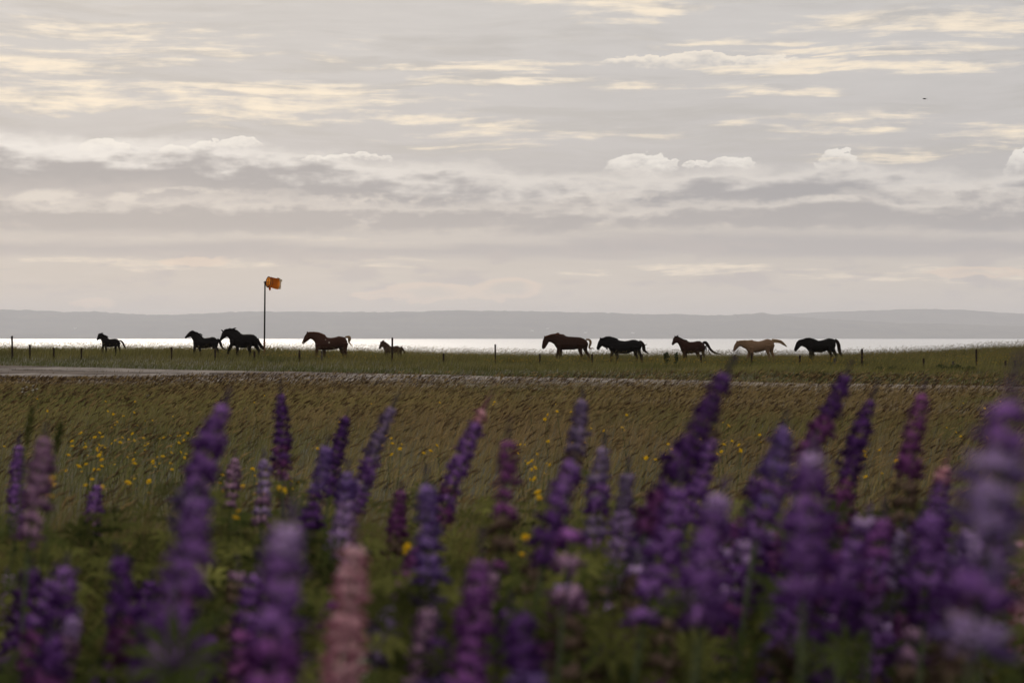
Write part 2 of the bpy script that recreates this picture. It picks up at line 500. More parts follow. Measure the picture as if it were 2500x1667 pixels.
def hill(name, px_, py_, y0, y1, depth, label, seed, base_z):
    cols = np.linspace(-7600, 7600, 760)
    ts = np.array([0, .02, .06, .12, .2, .3, .42, .55, .68, .8, .9, .96, 1.0, 1.15, 1.5])
    V = []
    for tt in ts:
        Y = y0 + (y1 - y0) * min(tt, 1.0) + (depth * (tt - 1) / 0.5 if tt > 1 else 0)
        xx = cols * (0.55 + 0.45 * Y / y1) * (y1 / 13500.0)
        u = 1250 + cols / 13500.0 * FPX
        top = CAM_Z + (HOR_Y - np.interp(u, px_, py_)) / FPX * y1
        prof = tt ** 0.72 if tt <= 1 else 1 - 0.9 * ((tt - 1) / 0.5)
        und = (fbm(cols / 420.0, np.full_like(cols, tt * 5), seed, 4) - 0.5)
        tree = (fbm(cols / 26.0, np.full_like(cols, tt * 40), seed + 7, 2) - 0.5) * (9.0 if tt < 1.01 else 2)
        h = base_z + (top - base_z) * prof
        amp = 70 * math.sin(math.pi * min(tt, 1.0)) ** 0.8
        z = h + und * amp + tree * min(1.0, tt * 4)
        yj = Y + und * 260 * math.sin(math.pi * min(tt, 1.0))
        V.append(np.stack([xx, yj if np.ndim(yj) else np.full_like(xx, yj), z], -1))
    V = np.array(V); nr_, nc_ = V.shape[:2]
    ix = np.arange(nr_ * nc_).reshape(nr_, nc_)
    q_ = np.stack([ix[:-1, :-1], ix[:-1, 1:], ix[1:, 1:], ix[1:, :-1]], -1).reshape(-1, 4)
    o = link(name, mesh_np(name, V.reshape(-1, 3), np.concatenate([q_[:, [0, 1, 2]], q_[:, [0, 2, 3]]]), smooth_=True), None, hill_mat)
    tag(o, label, kind='structure')
    return o, V
hills, HV = hill('hills', ridge_px, ridge_y, 12000, 13500, 1200, 'long low wooded hills along the far shore', 3, SEA_Z - 2)
hills_back, _ = hill('hills', back_px, back_y, 15200, 16600, 1200, 'paler ridge rising behind the far shore hills', 17, SEA_Z - 2)

# ------------------------------------------------------------------ haze over the inlet
hv = [(x, y, z) for z in (SEA_Z - 4, 215.0) for (x, y) in ((-19600, -2900), (19600, -2900), (19600, 19600), (-19600, 19600))]
hf = [(3, 2, 1, 0), (4, 5, 6, 7), (0, 1, 5, 4), (1, 2, 6, 5), (2, 3, 7, 6), (3, 0, 4, 7)]
m, nt, out = new_mat('haze_air')
pv = nt.nodes.new('ShaderNodeVolumePrincipled')
pv.inputs['Color'].default_value = (0.79, 0.795, 0.85, 1)
pv.inputs['Density'].default_value = 0.78e-4
pv.inputs['Anisotropy'].default_value = 0.3
nt.links.new(pv.outputs[0], out.inputs['Volume'])
haze = link('haze', mesh('haze', hv, hf), None, m)
tag(haze, 'pale evening haze over the water', kind='stuff')


# ------------------------------------------------------------------ grass
def wedge(n, y0, y1, tan=0.315, margin=3.2):
    """n points spread evenly over the part of the meadow in view (and a little beside it)"""
    k = int(n * 1.15) + 64
    y = np.sqrt(rng.uniform(y0 * y0, y1 * y1, k))
    w = tan * y + margin
    x = rng.uniform(-1, 1, k) * w
    return x[:n], y[:n]

def blades(X, Y, H, W, lean_x, lean_y, col, tipcol=None, segs=2, z0=None):
    n = len(X)
    Z = zg(X, Y) - 0.01 if z0 is None else z0
    th = rng.uniform(0, np.pi, n)
    wx, wy = np.cos(th) * W / 2, np.sin(th) * W / 2 * 0.6
    V, C = [], []
    nv = 2 * segs + 1
    tipcol = col if tipcol is None else tipcol
    for k in range(segs + 1):
        t = k / segs
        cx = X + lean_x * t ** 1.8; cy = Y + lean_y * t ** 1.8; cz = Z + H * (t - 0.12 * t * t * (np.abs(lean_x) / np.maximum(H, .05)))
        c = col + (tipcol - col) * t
        if k == segs:
            V.append(np.stack([cx, cy, cz], -1)); C.append(c)
        else:
            f = 1 - 0.45 * t
            V.append(np.stack([cx - wx * f, cy - wy * f, cz], -1)); C.append(c)
            V.append(np.stack([cx + wx * f, cy + wy * f, cz], -1)); C.append(c)
    V = np.stack(V, 1).reshape(-1, 3); C = np.stack(C, 1).reshape(-1, 3)
    tri = []
    for k in range(segs - 1):
        a = 2 * k; tri += [(a, a + 1, a + 3), (a, a + 3, a + 2)]
    a = 2 * (segs - 1); tri.append((a, a + 1, a + 2))
    F = (np.arange(n)[:, None, None] * nv + np.array(tri)[None]).reshape(-1, 3)
    return V, F, C

def heads(P, D, L, Rr, col):
    """seed heads: three-sided spindles from P along D that droop over at the tip"""
    n = len(P)
    s1_ = np.cross(D, np.array([0, 1.0, 0])); s1_ /= np.linalg.norm(s1_, axis=1, keepdims=True) + 1e-6
    s2_ = np.cross(D, s1_)
    V, C = [P], [col]
    droop = np.zeros_like(D); droop[:, 2] = -.75; droop[:, 0] = .5
    for (t, r) in ((0.3, 1.0), (0.7, 0.75)):
        c = P + D * (L * t)[:, None] + droop * (L * t * t * 0.35)[:, None]
        for k in range(3):
            a = k * 2.094
            V.append(c + (s1_ * math.cos(a) + s2_ * math.sin(a)) * (Rr * r)[:, None]); C.append(col)
    V.append(P + D * L[:, None] + droop * (L * 0.35)[:, None]); C.append(col)
    tri = []
    for k in range(3):
        j = (k + 1) % 3
        tri += [(0, 1 + j, 1 + k), (1 + k, 1 + j, 4 + j), (1 + k, 4 + j, 4 + k), (4 + k, 4 + j, 7)]
    V = np.stack(V, 1).reshape(-1, 3); C = np.stack(C, 1).reshape(-1, 3)
    F = (np.arange(n)[:, None, None] * 8 + np.array(tri)[None]).reshape(-1, 3)
    return V, F, C

def join(parts):
    off, Vs, Fs, Cs = 0, [], [], []
    for V, F, C in parts:
        Vs.append(V); Fs.append(F + off); Cs.append(C); off += len(V)
    return np.concatenate(Vs), np.concatenate(Fs), np.concatenate(Cs)

GREEN = np.array([0.066, 0.080, 0.022]); OLIVE = np.array([0.118, 0.112, 0.034]); STRAW = np.array([0.205, 0.150, 0.072]); RUST = np.array([0.130, 0.078, 0.046])
grass_mat = leafy('meadow_grass', attr='tint', trans=0.45)

def mixcol(g, s, r):
    return GREEN * g[:, None] + STRAW * s[:, None] + RUST * r[:, None] + OLIVE * (1 - g - s - r)[:, None]

def near_height(x, y):
    """taller stands of grass by patches, short along the airstrip's verge on the left"""
    s_, t_ = road_coords(x, y)
    h = 0.42 + 0.16 * fbm(x / 5.0, y / 5.0, 21, 3)
    edge = 1 - sstep(0.0, 9.0, t_ - ROAD_W)
    low = np.interp(x, [-30, -13, -5, 8], [0.24, 0.28, 0.50, 0.60])
    return h * (1 - edge) + low * edge

# near meadow: between the lupin bank and the airstrip
def meadow():
    parts = []
    n = 205000
    X, Y = wedge(n, 7.0, 78.0)
    s_, t_ = road_coords(X, Y)
    keep = (t_ > ROAD_W + 0.1 - np.interp(X, [-14, 0, 12], [0, 4.6, 8.5])); X, Y = X[keep], Y[keep]
    hh = near_height(X, Y); n = len(X)
    pat = fbm(X / 3.5, Y / 6.0, 31, 3); pat2 = fbm(X / 9.0, Y / 14.0, 35, 2)
    g = np.clip((pat - 0.42) * 2.6, 0, 0.8) ; s = np.clip(rng.uniform(0, .48, n) * (1.25 - g), 0, 1 - g); r = np.clip((pat2 - .45) * 1.2 + sstep(22, 50, Y) * .16, 0, 1 - g - s)
    col = mixcol(g, s, r) * rng.uniform(.55, 1.45, (n, 1)) * (.78 + .6 * fbm(X / .45, Y / .9, 71, 2))[:, None]
    H = hh * rng.uniform(0.45, 1.0, n)
    lx = H * rng.uniform(.10, .75, n); ly = H * rng.uniform(-.3, .3, n)
    W = rng.uniform(.0025, .0060, n) + Y * 0.00010
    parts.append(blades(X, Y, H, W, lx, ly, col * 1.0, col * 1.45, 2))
    # flowering stems with drooping seed heads blown to the right
    n = 60000
    X, Y = wedge(n, 9.0, 78.0)
    s_, t_ = road_coords(X, Y)
    keep = (t_ > ROAD_W + 0.1 - np.interp(X, [-14, 0, 12], [0, 4.6, 8.5])) & (rng.uniform(0, 1, n) < 0.35 + 0.9 * fbm(X / 2.5, Y / 4, 77, 3)) & (t_ > ROAD_W + 1.2 - np.interp(X, [-14, 0, 12], [0, 4.6, 8.5])); X, Y = X[keep], Y[keep]; n = len(X)
    H = near_height(X, Y) * rng.uniform(.95, 1.28, n)
    lx = H * rng.uniform(.12, .62, n); ly = H * rng.uniform(-.15, .15, n)
    k = rng.uniform(0, 1, n)
    k = (k > .5) * 1.0
    col = (STRAW * 1.6) * k[:, None] + (RUST * .8) * (1 - k)[:, None]
    col *= rng.uniform(.55, 1.3, (n, 1))
    W = rng.uniform(.0018, .003, n) + Y * 0.00006
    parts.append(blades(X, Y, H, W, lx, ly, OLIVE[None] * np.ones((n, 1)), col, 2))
    top = np.stack([X + lx, Y + ly, zg(X, Y) - .01 + H * (1 - .12 * np.abs(lx) / H)], -1)
    D = np.stack([lx * 1.3 / H + rng.uniform(-.1, .6, n), ly / H, np.full(n, .95)], -1); D /= np.linalg.norm(D, axis=1, keepdims=True)
    L = rng.uniform(.08, .16, n); Rr = rng.uniform(.0030, .0060, n) + Y * 0.00011
    parts.append(heads(top - D * (L * .15)[:, None], D, L, Rr, col))
    # thick verge that hides the near lip of the airstrip
    n = 34000
    s2_ = rng.uniform(-34, 66, n); e_ = rng.uniform(-.3, 3.2, n) ; x0 = FE[0] + TD[0] * s2_ + ND[0] * ROAD_W
    t2_ = ROAD_W - np.interp(x0, [-14, 0, 12], [0, 4.6, 8.5]) + e_
    X = FE[0] + TD[0] * s2_ + ND[0] * t2_; Y = FE[1] + TD[1] * s2_ + ND[1] * t2_
    H = near_height(X, Y) * rng.uniform(.35, .95, n) * sstep(-.5, 1.4, e_)
    k = rng.uniform(0, 1, (n, 1))
    col = (OLIVE * .7 * k + RUST * .8 * (1 - k)) * rng.uniform(.5, 1.25, (n, 1))
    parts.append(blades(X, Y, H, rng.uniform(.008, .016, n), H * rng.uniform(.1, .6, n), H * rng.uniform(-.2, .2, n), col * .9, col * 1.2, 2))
    return join(parts)
V, F, C = meadow()
o = link('grass', mesh_np('grass', V, F, C), None, grass_mat)
tag(o, 'windblown tawny meadow grass before the airstrip', 'grass', kind='stuff')

# pasture beyond the airstrip, where the horses go
def fence_y(x):
    return np.interp(x, [-27, 1, 24], [105, 101, 93])
def pasture():
    parts = []
    n = 190000
    X, Y = wedge(n, 52.0, 142.0, 0.30, 4)
    s_, t_ = road_coords(X, Y)
    keep = (t_ < -0.1); X, Y, t_ = X[keep], Y[keep], -t_[keep]; n = len(X)
    verge = 1 - sstep(2, 14, t_)
    pat = fbm(X / 3.0, Y / 6.0, 51, 3); lump = fbm(X / 1.3, Y / 2.6, 57, 2)
    fy = fence_y(X)
    hh = (0.22 + 0.10 * sstep(3, 18, t_) + .22 * sstep(fy - 2, fy + 7, Y)) * (0.62 + .4 * pat + .45 * lump)
    H = hh * rng.uniform(.55, 1.1, n)
    g = np.clip((pat - 0.40) * 1.8 + verge * .55, 0, .9); s = np.clip(rng.uniform(0, .35, n), 0, 1 - g); r = np.zeros(n)
    col = mixcol(g, s, r) * rng.uniform(.5, 1.25, (n, 1)) * (0.58 + .9 * lump)[:, None]
    lx = H * rng.uniform(.05, .55, n); ly = H * rng.uniform(-.3, .3, n)
    W = rng.uniform(.010, .02, n)
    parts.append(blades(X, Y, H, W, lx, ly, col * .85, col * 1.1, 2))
    n = 42000
    X, Y = wedge(n, 72.0, 140.0, 0.30, 4)
    s_, t_ = road_coords(X, Y)
    keep = (t_ < -8) & (rng.uniform(0, 1, n) < .12 + .88 * sstep(fence_y(X) - 1, fence_y(X) + 8, Y)); X, Y = X[keep], Y[keep]; n = len(X)
    H = rng.uniform(.42, .76, n) * (0.85 + .3 * fbm(X / 4.0, Y / 4.0, 61, 2))
    lx = H * rng.uniform(.05, .5, n); ly = H * rng.uniform(-.1, .1, n)
    col = (STRAW * rng.uniform(.4, 1.0, (n, 1)) + OLIVE * .3)
    parts.append(blades(X, Y, H, np.full(n, .007), lx, ly, OLIVE[None] * np.ones((n, 1)), col, 2))
    top = np.stack([X + lx, Y + ly, zg(X, Y) - .01 + H * (1 - .12 * np.abs(lx) / H)], -1)
    D = np.stack([lx * 1.8 / H + rng.uniform(0, .6, n), ly / H, np.full(n, .9)], -1); D /= np.linalg.norm(D, axis=1, keepdims=True)
    parts.append(heads(top - D * .01, D, rng.uniform(.05, .12, n), rng.uniform(.006, .011, n), col))
    return join(parts)
V, F, C = pasture()
o = link('grass', mesh_np('grass_pasture', V, F, C), None, grass_mat)
tag(o, 'green pasture grass beyond the airstrip around the horses', 'grass', kind='stuff')

# tufts growing in the slab joints
def joint_grass():
    n = 9000
    s = rng.uniform(-36, 68, n); row = rng.integers(0, 5, n); t = row * 4.1 + rng.normal(0, .10, n)
    cr = rng.uniform(0, 1, n) < .22
    s = np.where(cr, -38 - 2.52 + np.round((s + 38) / 5.05) * 5.05 + rng.normal(0, .06, n), s); t = np.where(cr, rng.uniform(0, 8, n), t)
    keep = rng.uniform(0, 1, n) < (fbm(s / 3.0, row * 3.3, 91, 3) * 2.2 - .45); s, t = s[keep], t[keep]; n = len(s)
    X = FE[0] + TD[0] * s + ND[0] * t; Y = FE[1] + TD[1] * s + ND[1] * t
    H = rng.uniform(.06, .24, n); col = (RUST * .7 + GREEN * .4) * rng.uniform(.6, 1.3, (n, 1))
    return blades(X, Y, H, rng.uniform(.015, .04, n), H * rng.uniform(0, .6, n), H * rng.uniform(-.3, .3, n), col, None, 2)
V, F, C = joint_grass()
o = link('grass', mesh_np('grass_joints', V, F, C), None, grass_mat)
tag(o, 'weedy tufts growing in the joints of the concrete airstrip', 'grass', kind='stuff')

# buttercups thick in the pasture, white clover on the verge: far too many to count
def specks(X, Y, Z, r, col):
    n = len(X); V, C = [], []
    P = np.stack([X, Y, Z], -1)
    for (a, b_, c_) in ((-1, 0, .2), (0, -1, 0), (1, 0, .2), (0, 1, .3), (0, 0, -.6)):
        V.append(P + np.array([a, b_, c_]) * r[:, None]); C.append(col)
    V = np.stack(V, 1).reshape(-1, 3); C = np.stack(C, 1).reshape(-1, 3)
    tri = [(0, 1, 2), (0, 2, 3), (0, 4, 1), (1, 4, 2), (2, 4, 3), (3, 4, 0)]
    return V, (np.arange(n)[:, None, None] * 5 + np.array(tri)[None]).reshape(-1, 3), C
n = 16000
X, Y = wedge(n, 84.0, 128.0, .29, 3)
s_, t_ = road_coords(X, Y)
keep = (t_ < -16) & (rng.uniform(0, 1, n) < np.clip((fbm(X / 4.5, Y / 7.0, 123, 3) - .44) * 4.5, 0.03, 1)); X, Y = X[keep], Y[keep]; n = len(X)
o = link('buttercup_flowers', mesh_np('buttercups', *specks(X, Y, zg(X, Y) + rng.uniform(.26, .46, n), rng.uniform(.014, .026, n), np.array([.62, .40, .02]) * rng.uniform(.6, 1.1, (n, 1)))), None, grass_mat)
tag(o, 'yellow buttercups spread through the pasture behind the airstrip', 'flowers', kind='stuff')
n = 900
s = rng.uniform(-30, 60, n); t = -np.abs(rng.normal(0, 3.0, n)) - .3
keep = rng.uniform(0, 1, n) < np.clip((fbm(s / 4.0, t / 2.0, 133, 3) - .46) * 5, 0.02, 1); s, t = s[keep], t[keep]; n = len(s)
X = FE[0] + TD[0] * s + ND[0] * t; Y = FE[1] + TD[1] * s + ND[1] * t
o = link('clover_flowers', mesh_np('clover', *specks(X, Y, zg(X, Y) + rng.uniform(.2, .3, n), rng.uniform(.012, .022, n), np.array([.62, .58, .50]) * np.ones((n, 1)))), None, grass_mat)
tag(o, 'tiny white clover heads on the verge behind the airstrip', 'flowers', kind='stuff')

# ------------------------------------------------------------------ horses
def tube(bm, pts, rads, sides=8, flat=1.0, cap=True):
    """closed tapered tube through pts"""
    pts = [Vector(p) for p in pts]
    rings = []
    for i, p in enumerate(pts):
        d = (pts[min(i + 1, len(pts) - 1)] - pts[max(i - 1, 0)]).normalized()
        s = d.cross(Vector((0, 1, 0)))
        if s.length < 1e-3: s = d.cross(Vector((1, 0, 0)))
        s.normalize(); t_ = d.cross(s).normalized()
        r = rads[i]
        rings.append([bm.verts.new(p + s * (math.cos(a) * r) + t_ * (math.sin(a) * r * flat)) for a in [2 * math.pi * k / sides for k in range(sides)]])
    for a, b_ in zip(rings, rings[1:]):
        for k in range(sides):
            bm.faces.new((a[k], a[(k + 1) % sides], b_[(k + 1) % sides], b_[k]))
    if cap:
        bm.faces.new(rings[0][::-1]); bm.faces.new(rings[-1])
    return rings

def bm_mesh(bm, name, smooth_=True):
    bmesh.ops.recalc_face_normals(bm, faces=bm.faces)
    me = bpy.data.meshes.new(name); bm.to_mesh(me); bm.free()
    if smooth_: me.polygons.foreach_set('use_smooth', [True] * len(me.polygons))
    me.update()
    return me

def remeshed(me, voxel, it=5):
    o = bpy.data.objects.new('tmp', me); COL.objects.link(o)
    r = o.modifiers.new('r', 'REMESH'); r.mode = 'VOXEL'; r.voxel_size = voxel; r.use_smooth_shade = True
    s = o.modifiers.new('s', 'SMOOTH'); s.factor = 0.5; s.iterations = it
    dg = bpy.context.evaluated_depsgraph_get()
    out_ = bpy.data.meshes.new_from_object(o.evaluated_get(dg))
    bpy.data.objects.remove(o); bpy.data.meshes.remove(me)
    return out_

def coat(name, col, col2, mark=None):
    m_, nt_, out_ = new_mat(name)
    p = nt_.nodes.new('ShaderNodeBsdfPrincipled')
    p.inputs['Roughness'].default_value = 0.55; p.inputs['Specular IOR Level'].default_value = 0.05
    p.inputs['Sheen Weight'].default_value = 0.02; p.inputs['Sheen Roughness'].default_value = 0.35
    tcn = nt_.nodes.new('ShaderNodeTexCoord'); n_ = nt_.nodes.new('ShaderNodeTexNoise'); n_.inputs['Scale'].default_value = 3.0; n_.inputs['Detail'].default_value = 5
    nt_.links.new(tcn.outputs['Object'], n_.inputs['Vector'])
    mx = nt_.nodes.new('ShaderNodeMix'); mx.data_type = 'RGBA'; nt_.links.new(n_.outputs['Fac'], mx.inputs[0])
    mx.inputs[6].default_value = (*col, 1); mx.inputs[7].default_value = (*col2, 1)
    a = nt_.nodes.new('ShaderNodeAttribute'); a.attribute_name = 'mark'
    m2 = nt_.nodes.new('ShaderNodeMix'); m2.data_type = 'RGBA'
    nt_.links.new(a.outputs['Fac'], m2.inputs[0]); nt_.links.new(mx.outputs[2], m2.inputs[6]); m2.inputs[7].default_value = (*(mark or (.45, .38, .32)), 1)
    nt_.links.new(m2.outputs[2], p.inputs['Base Color']); nt_.links.new(p.outputs[0], out_.inputs['Surface'])
    return m_
COATS = {
    'black': coat('black_coat', (.004, .003, .003), (.008, .006, .005)),
    'chestnut': coat('chestnut_coat', (.034, .013, .008), (.054, .021, .012)),
    'liver': coat('liver_chestnut_coat', (.024, .010, .006), (.040, .016, .010)),
    'bay': coat('bay_coat', (.023, .009, .006), (.038, .014, .009)),
    'palomino': coat('palomino_coat', (.150, .088, .050), (.215, .130, .076)),
    'dun': coat('brown_foal_coat', (.040, .021, .014), (.062, .034, .022)),
}
HAIR = {k: leafy(k + '_hair', c, 0.35, None, [v * 1.5 for v in c], 12) for k, c in
        {'black': (.010, .008, .008), 'chestnut': (.14, .055, .026), 'cream': (.30, .22, .13), 'bayblack': (.022, .011, .008), 'flax': (.26, .17, .09), 'palomino': (.38, .26, .15), 'brown': (.05, .026, .017)}.items()}

def strands(bm, path, widths, n, rad, seed):
    """a bundle of tapering hairs along path: (x,z) pairs, spread by widths"""
    r_ = random.Random(seed)
    path = [Vector((p[0], 0, p[1])) for p in path]
    for k in range(n):
        off = r_.uniform(-1, 1); oy = r_.uniform(-1, 1) * .5
        end = r_.uniform(.62, 1.0) if k % 3 else 1.0
        m_ = max(3, int(len(path) * end + .5))
        pts, rr = [], []
        wob = r_.uniform(-.3, .3)
        for i in range(m_):
            d = (path[min(i + 1, len(path) - 1)] - path[max(i - 1, 0)]).normalized()
            s = Vector((-d.z, 0, d.x))
            f = i / (m_ - 1)
            pts.append(path[i] + s * (off + wob * f) * widths[i] + Vector((0, oy * widths[i], 0)))
            rr.append(rad * (1 - .85 * f) * (.5 if i == 0 else 1))
        tube(bm, pts, rr, 4)

GRASS_LINE = {}
def make_horse(spec):
    ox, oy, k = spec['crop']; Y = spec['Y']; size = spec.get('size', 1.0)
    root_px = ox + spec['root'] / k
    rx = (root_px - 1250) / FPX * Y
    rz = float(zg(rx, Y))
    root = empty('horse', (rx, Y, rz), spec['label'], 'horse', 'horses crossing the pasture in a line')
    def loc(p):
        w = at(ox + p[0] / k, oy + p[1] / k, Y)
        return Vector((w.x - rx, 0, w.z - rz))
    bm = bmesh.new()
    secs = spec['secs']; n = len(secs)
    hw = []
    for i in range(n):
        # half widths: muzzle, jaw, poll, neck, chest, barrel, rump
        f = i / (n - 1)
        hw.append(size * np.interp(f, [0, .06, .17, .25, .35, .45, .55, .72, .85, .95, 1], [.045, .065, .095, .085, .11, .17, .27, .31, .27, .18, .07]))
    rings = []
    S_ = 14
    for (a, b_), w in zip(secs, hw):
        A, B = loc(a), loc(b_)
        c = (A + B) / 2; h = (A - B) / 2
        rings.append([bm.verts.new(c + h * math.cos(t) + Vector((0, 1, 0)) * (math.copysign(abs(math.sin(t)) ** .85, math.sin(t)) * w)) for t in [2 * math.pi * j / S_ for j in range(S_)]])
    for a, b_ in zip(rings, rings[1:]):
        for j in range(S_): bm.faces.new((a[j], a[(j + 1) % S_], b_[(j + 1) % S_], b_[j]))
    bm.faces.new(rings[0][::-1]); bm.faces.new(rings[-1])
    # legs: upper arm / thigh, knee or hock, cannon, pastern, hoof
    for li, leg in enumerate(spec['legs']):
        side = -1 if li % 2 == 0 else 1
        hind = li >= 2
        pts = [loc(p) for p in leg]
        x_end, x_prev = pts[-1].x, pts[-2].x
        gz = float(zg(rx + x_end, Y)) - rz
        pts[-1].z = gz + .16 * size
        pts[-1].x = x_prev + (x_end - x_prev) * .8
        pts.append(Vector((pts[-1].x - .05 * size, 0, gz + .06 * size))); pts.append(Vector((pts[-1].x - .03 * size, 0, gz + .01)))
        up = Vector((pts[0].x, 0, pts[0].z + .22 * size))
        pts = [up] + pts
        yo = side * .15 * size
        for i, p in enumerate(pts): p.y = yo * (1.0 if i < 3 else .8)
        m_ = len(pts)
        base = [.21 if hind else .14, .145 if hind else .10]
        rest = list(np.interp(np.linspace(0, 1, m_ - 4), [0, 1], [.098, .058])) if m_ > 4 else []
        rr = (base + rest + [.042, .055])[:m_ - 1] + [.06]
        rr = [v * size for v in rr[:m_]]
        while len(rr) < m_: rr.append(.05 * size)
        tube(bm, pts, rr, 9)
    for (tip, bse) in spec.get('ears', []):
        for s_ in (-1, 1):
            T, Bs = loc(tip), loc(bse)
            T.y = s_ * .075 * size; Bs.y = s_ * .05 * size
            if s_ > 0: T.x += .03 * size
            tube(bm, [Bs + (Bs - T) * .3, Bs, Bs.lerp(T, .55), T], [.03 * size, .038 * size, .03 * size, .006], 6)
    body = link('body', remeshed(bm_mesh(bm, 'body'), .019 * max(size, .75), 4), root)
    me = body.data; me.materials.clear(); me.materials.append(COATS[spec['coat']])
    at_ = me.attributes.new('mark', 'FLOAT', 'POINT')
    vals = np.zeros(len(me.vertices), np.float32)
    co = np.empty(len(me.vertices) * 3, np.float32); me.vertices.foreach_get('co', co); co = co.reshape(-1, 3)
    for (p, r) in spec.get('marks', []):
        P = loc(p); r = r / k / FPX * Y
        d = np.hypot(co[:, 0] - P.x, co[:, 2] - P.z)
        vals = np.maximum(vals, np.where(co[:, 1] < .05, np.clip(1.4 - d / r, 0, 1), 0))
    at_.data.foreach_set('value', vals.astype(np.float32))
    # tail
    bm = bmesh.new()
    tp = [loc(p) for p in spec['tail']]; tw = [w / 2 / k / FPX * Y for w in spec['tailw']]
    path = [(p.x, p.z) for p in tp]
    # finer path
    fine, fw = [], []
    for i in range(len(path) - 1):
        for j in range(3):
            f = j / 3
            p0 = path[max(i - 1, 0)]; p1, p2 = path[i], path[i + 1]; p3 = path[min(i + 2, len(path) - 1)]
            def cr(a, b_, c, d): return .5 * (2 * b_ + (c - a) * f + (2 * a - 5 * b_ + 4 * c - d) * f * f + (3 * b_ - a - 3 * c + d) * f ** 3)
            fine.append((cr(p0[0], p1[0], p2[0], p3[0]), cr(p0[1], p1[1], p2[1], p3[1]))); fw.append(tw[i] * (1 - f) + tw[i + 1] * f)
    fine.append(path[-1]); fw.append(tw[-1])
    strands(bm, fine, [w * 1.4 for w in fw], 110, .018, spec['root'])
    for st in spec.get('tailx', []):
        q_ = [loc(p) for p in st]; strands(bm, [(p.x, p.z) for p in q_], [.03] * (len(q_) - 1) + [.01], 8, .008, 5)
    link('tail', bm_mesh(bm, 'tail'), root, HAIR[spec['hair'][1]])
    # mane: hairs rooted along the crest, blown back
    bm = bmesh.new()
    r_ = random.Random(spec['root'])
    c0, c1 = spec['crest']
    crest = [loc(secs[i][0]) for i in range(c0, c1 + 1)]; vent = [loc(secs[i][1]) for i in range(c0, c1 + 1)]
    ml, mup = spec['mane']
    for q_ in range(110):
        f = r_.uniform(0, .999) * (len(crest) - 1); i = int(f); g = f - i
        P = crest[i].lerp(crest[i + 1], g); Q = vent[i].lerp(vent[i + 1], g)
        dn = (Q - P).normalized(); al = (crest[i + 1] - crest[i]).normalized()
        s_ = -1 if r_.random() < .7 else 1
        L = ml * size * r_.uniform(.6, 1.1)
        side = Vector((0, s_ * .07 * size, 0))
        upv = Vector((0, 0, 1)) * (mup * size * r_.uniform(.2, 1.2))
        back = al * r_.uniform(.3, .9)
        pts = [P + dn * .03 * size, P + upv * .6 + al * L * .15 + side * .3, P + upv * .8 + back * L * .5 + dn * L * .15 + side, P + upv * .5 + back * L + dn * L * r_.uniform(.1, .5) + side * 1.3]
        tube(bm, pts, [.020 * size, .023 * size, .018 * size, .004], 4)
    for (tip, bse) in spec.get('tufts', []):
        T, Bs = loc(tip), loc(bse)
        for q_ in range(9):
            j = Vector((r_.uniform(-.04, .04), r_.uniform(-.05, .05), r_.uniform(-.04, .04))) * size
            tube(bm, [Bs + j, Bs.lerp(T, .5) + j * .8 + Vector((0, 0, .02)), T + j * .8], [.018 * size, .014 * size, .003], 4)
    link('mane', bm_mesh(bm, 'mane'), root, HAIR[spec['hair'][0]])
    return root

